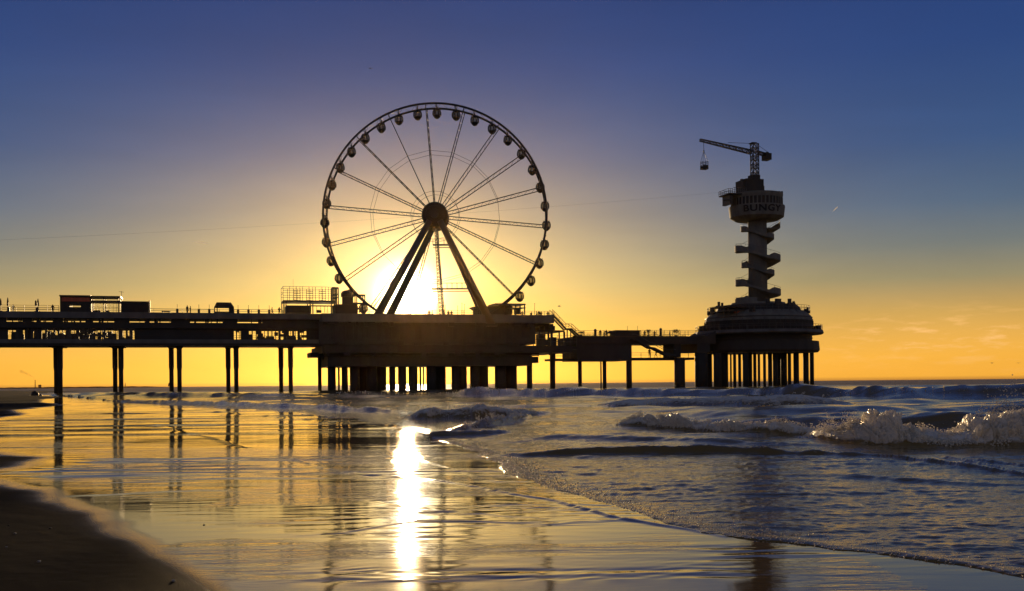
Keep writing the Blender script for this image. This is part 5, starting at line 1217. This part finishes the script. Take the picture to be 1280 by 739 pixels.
# eastern sky behind the camera has its own ramp, brightened to light the foam
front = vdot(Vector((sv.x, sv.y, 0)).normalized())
west_mix = nd(nt, 'ShaderNodeMapRange'); L(front, west_mix.inputs['Value']); west_mix.inputs['From Min'].default_value = -.5; west_mix.inputs['From Max'].default_value = .7
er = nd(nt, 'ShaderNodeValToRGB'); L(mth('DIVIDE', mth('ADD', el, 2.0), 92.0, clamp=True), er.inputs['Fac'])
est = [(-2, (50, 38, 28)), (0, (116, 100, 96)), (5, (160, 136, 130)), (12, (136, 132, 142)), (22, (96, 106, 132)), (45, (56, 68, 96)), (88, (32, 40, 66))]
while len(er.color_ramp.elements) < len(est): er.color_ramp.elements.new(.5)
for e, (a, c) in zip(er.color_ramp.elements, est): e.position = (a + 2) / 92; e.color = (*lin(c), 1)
base = nd(nt, 'ShaderNodeMix', data_type='RGBA'); L(west_mix.outputs[0], base.inputs['Factor']); L(er.outputs[0], base.inputs[6]); L(ramp.outputs[0], base.inputs[7])
# aureole round the sun
r_ = Vector((sv.y, -sv.x, 0)).normalized(); xh = mth('MULTIPLY', vdot(r_), 180 / PI); ye = mth('SUBTRACT', el, math.degrees(sel))
fm_ = mth('GREATER_THAN', front, 0.0)
def gauss(sx, sy):
    a = mth('POWER', mth('DIVIDE', mth('ABSOLUTE', xh), sx), 2.0); b = mth('POWER', mth('DIVIDE', mth('ABSOLUTE', ye), sy), 2.0)
    return mth('MULTIPLY', mth('EXPONENT', mth('MULTIPLY', mth('ADD', a, b), -1.0)), fm_)
acc = base.outputs[2]
for sx, sy, amp, colr in ((13.5, 6.3, .58, (.95, .58, .085)), (6.0, 4.4, .50, (1, .60, .09)), (2.6, 2.3, 1.15, (1, .84, .52)), (.95, .95, 9.0, (1, .93, .75))):
    n = nd(nt, 'ShaderNodeMix', data_type='RGBA', blend_type='ADD'); n.inputs['Factor'].default_value = 1; n.clamp_result = False
    sc_ = nd(nt, 'ShaderNodeVectorMath', operation='SCALE'); sc_.inputs[0].default_value = [c * amp for c in colr]; L(gauss(sx, sy), sc_.inputs['Scale'])
    L(acc, n.inputs[6]); L(sc_.outputs[0], n.inputs[7]); acc = n.outputs[2]
mpn = nd(nt, 'ShaderNodeMapping'); mpn.inputs['Scale'].default_value = (3.2, 3.2, 15); L(nrm.outputs[0], mpn.inputs['Vector'])
nn = nd(nt, 'ShaderNodeTexNoise', Scale=1.0, Detail=5.0, Roughness=.6, Distortion=.4); L(mpn.outputs[0], nn.inputs['Vector'])
nr = nd(nt, 'ShaderNodeMapRange'); nr.inputs['From Min'].default_value = .3; nr.inputs['From Max'].default_value = .7; nr.inputs['To Min'].default_value = .94; nr.inputs['To Max'].default_value = 1.07; L(nn.outputs['Fac'], nr.inputs['Value'])
nv = nd(nt, 'ShaderNodeVectorMath', operation='SCALE'); L(acc, nv.inputs[0]); L(nr.outputs[0], nv.inputs['Scale']); acc = nv.outputs[0]
# low evening clouds
mpc = nd(nt, 'ShaderNodeMapping'); mpc.inputs['Scale'].default_value = (30, 30, 170); L(nrm.outputs[0], mpc.inputs['Vector'])
cn = nd(nt, 'ShaderNodeTexNoise', Scale=1.0, Detail=6.0, Roughness=.6); L(mpc.outputs[0], cn.inputs['Vector'])
cm = nd(nt, 'ShaderNodeMapRange'); cm.inputs['From Min'].default_value = .50; cm.inputs['From Max'].default_value = .66; L(cn.outputs['Fac'], cm.inputs['Value'])
band = mth('MULTIPLY', mth('EXPONENT', mth('MULTIPLY', mth('POWER', mth('DIVIDE', mth('ABSOLUTE', mth('SUBTRACT', el, 2.1)), 1.1), 2.0), -1.0)), fm_)
rgt = nd(nt, 'ShaderNodeMapRange'); L(xh, rgt.inputs['Value']); rgt.inputs['From Min'].default_value = 19; rgt.inputs['From Max'].default_value = 24
cf = mth('MULTIPLY', mth('MULTIPLY', cm.outputs[0], band), mth('MULTIPLY', rgt.outputs[0], .75), clamp=True)
cl = nd(nt, 'ShaderNodeMix', data_type='RGBA'); L(cf, cl.inputs['Factor']); L(acc, cl.inputs[6]); cl.inputs[7].default_value = (*lin((255, 196, 120)), 1); acc = cl.outputs[2]
# physical sky adds its own soft blue
sk = nd(nt, 'ShaderNodeTexSky', sky_type='NISHITA'); sk.sun_disc = False; sk.sun_elevation = sel; sk.sun_rotation = saz
ns = nd(nt, 'ShaderNodeVectorMath', operation='SCALE'); ns.inputs['Scale'].default_value = .004; L(sk.outputs[0], ns.inputs[0])
n = nd(nt, 'ShaderNodeMix', data_type='RGBA', blend_type='ADD'); n.inputs['Factor'].default_value = 1; n.clamp_result = False; L(acc, n.inputs[6]); L(ns.outputs[0], n.inputs[7])
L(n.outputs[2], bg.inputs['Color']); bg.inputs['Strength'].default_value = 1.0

# ------------------------------------------------------------------ added haze volume standing in for lens glare round the sun
hm = bpy.data.materials.new('glow_haze'); hm.use_nodes = True; ht = hm.node_tree; ht.nodes.clear()
ho = ht.nodes.new('ShaderNodeOutputMaterial'); hv = ht.nodes.new('ShaderNodeVolumePrincipled'); hv.inputs['Density'].default_value = HAZE; hv.inputs['Anisotropy'].default_value = .93; hv.inputs['Color'].default_value = (1, .6, .2, 1)
ht.links.new(hv.outputs[0], ho.inputs['Volume'])
tag(MB().box(-30000, 30000, -30, 5400, -4.5, 62).build('haze', hm), 'added thin warm haze volume glowing round the sun like lens glare', None, None, 'stuff')

# ------------------------------------------------------------------ camera and output
cam = bpy.data.cameras.new('camera'); cam.sensor_width = 36; cam.lens = 36 * F / 1280; cam.shift_y = (HY - 369.5) / 1280; cam.clip_start = .1; cam.clip_end = 90000
co = bpy.data.objects.new('camera', cam); COL.objects.link(co); co.location = (0, 0, HC); co.rotation_euler = (rad(90), PHI, 0); scene.camera = co
vs_ = scene.view_settings; vs_.view_transform = 'Standard'; vs_.look = 'None'; vs_.exposure = 0; vs_.gamma = 1; vs_.use_curve_mapping = False
scene.render.engine = 'CYCLES'; scene.cycles.use_denoising = True; scene.cycles.max_bounces = 6; scene.cycles.transparent_max_bounces = 12
scene.cycles.sample_clamp_indirect = 8
scene.render.resolution_x = 1024; scene.render.resolution_y = 591
for o in scene.objects:
    if '_o' in o: del o['_o']
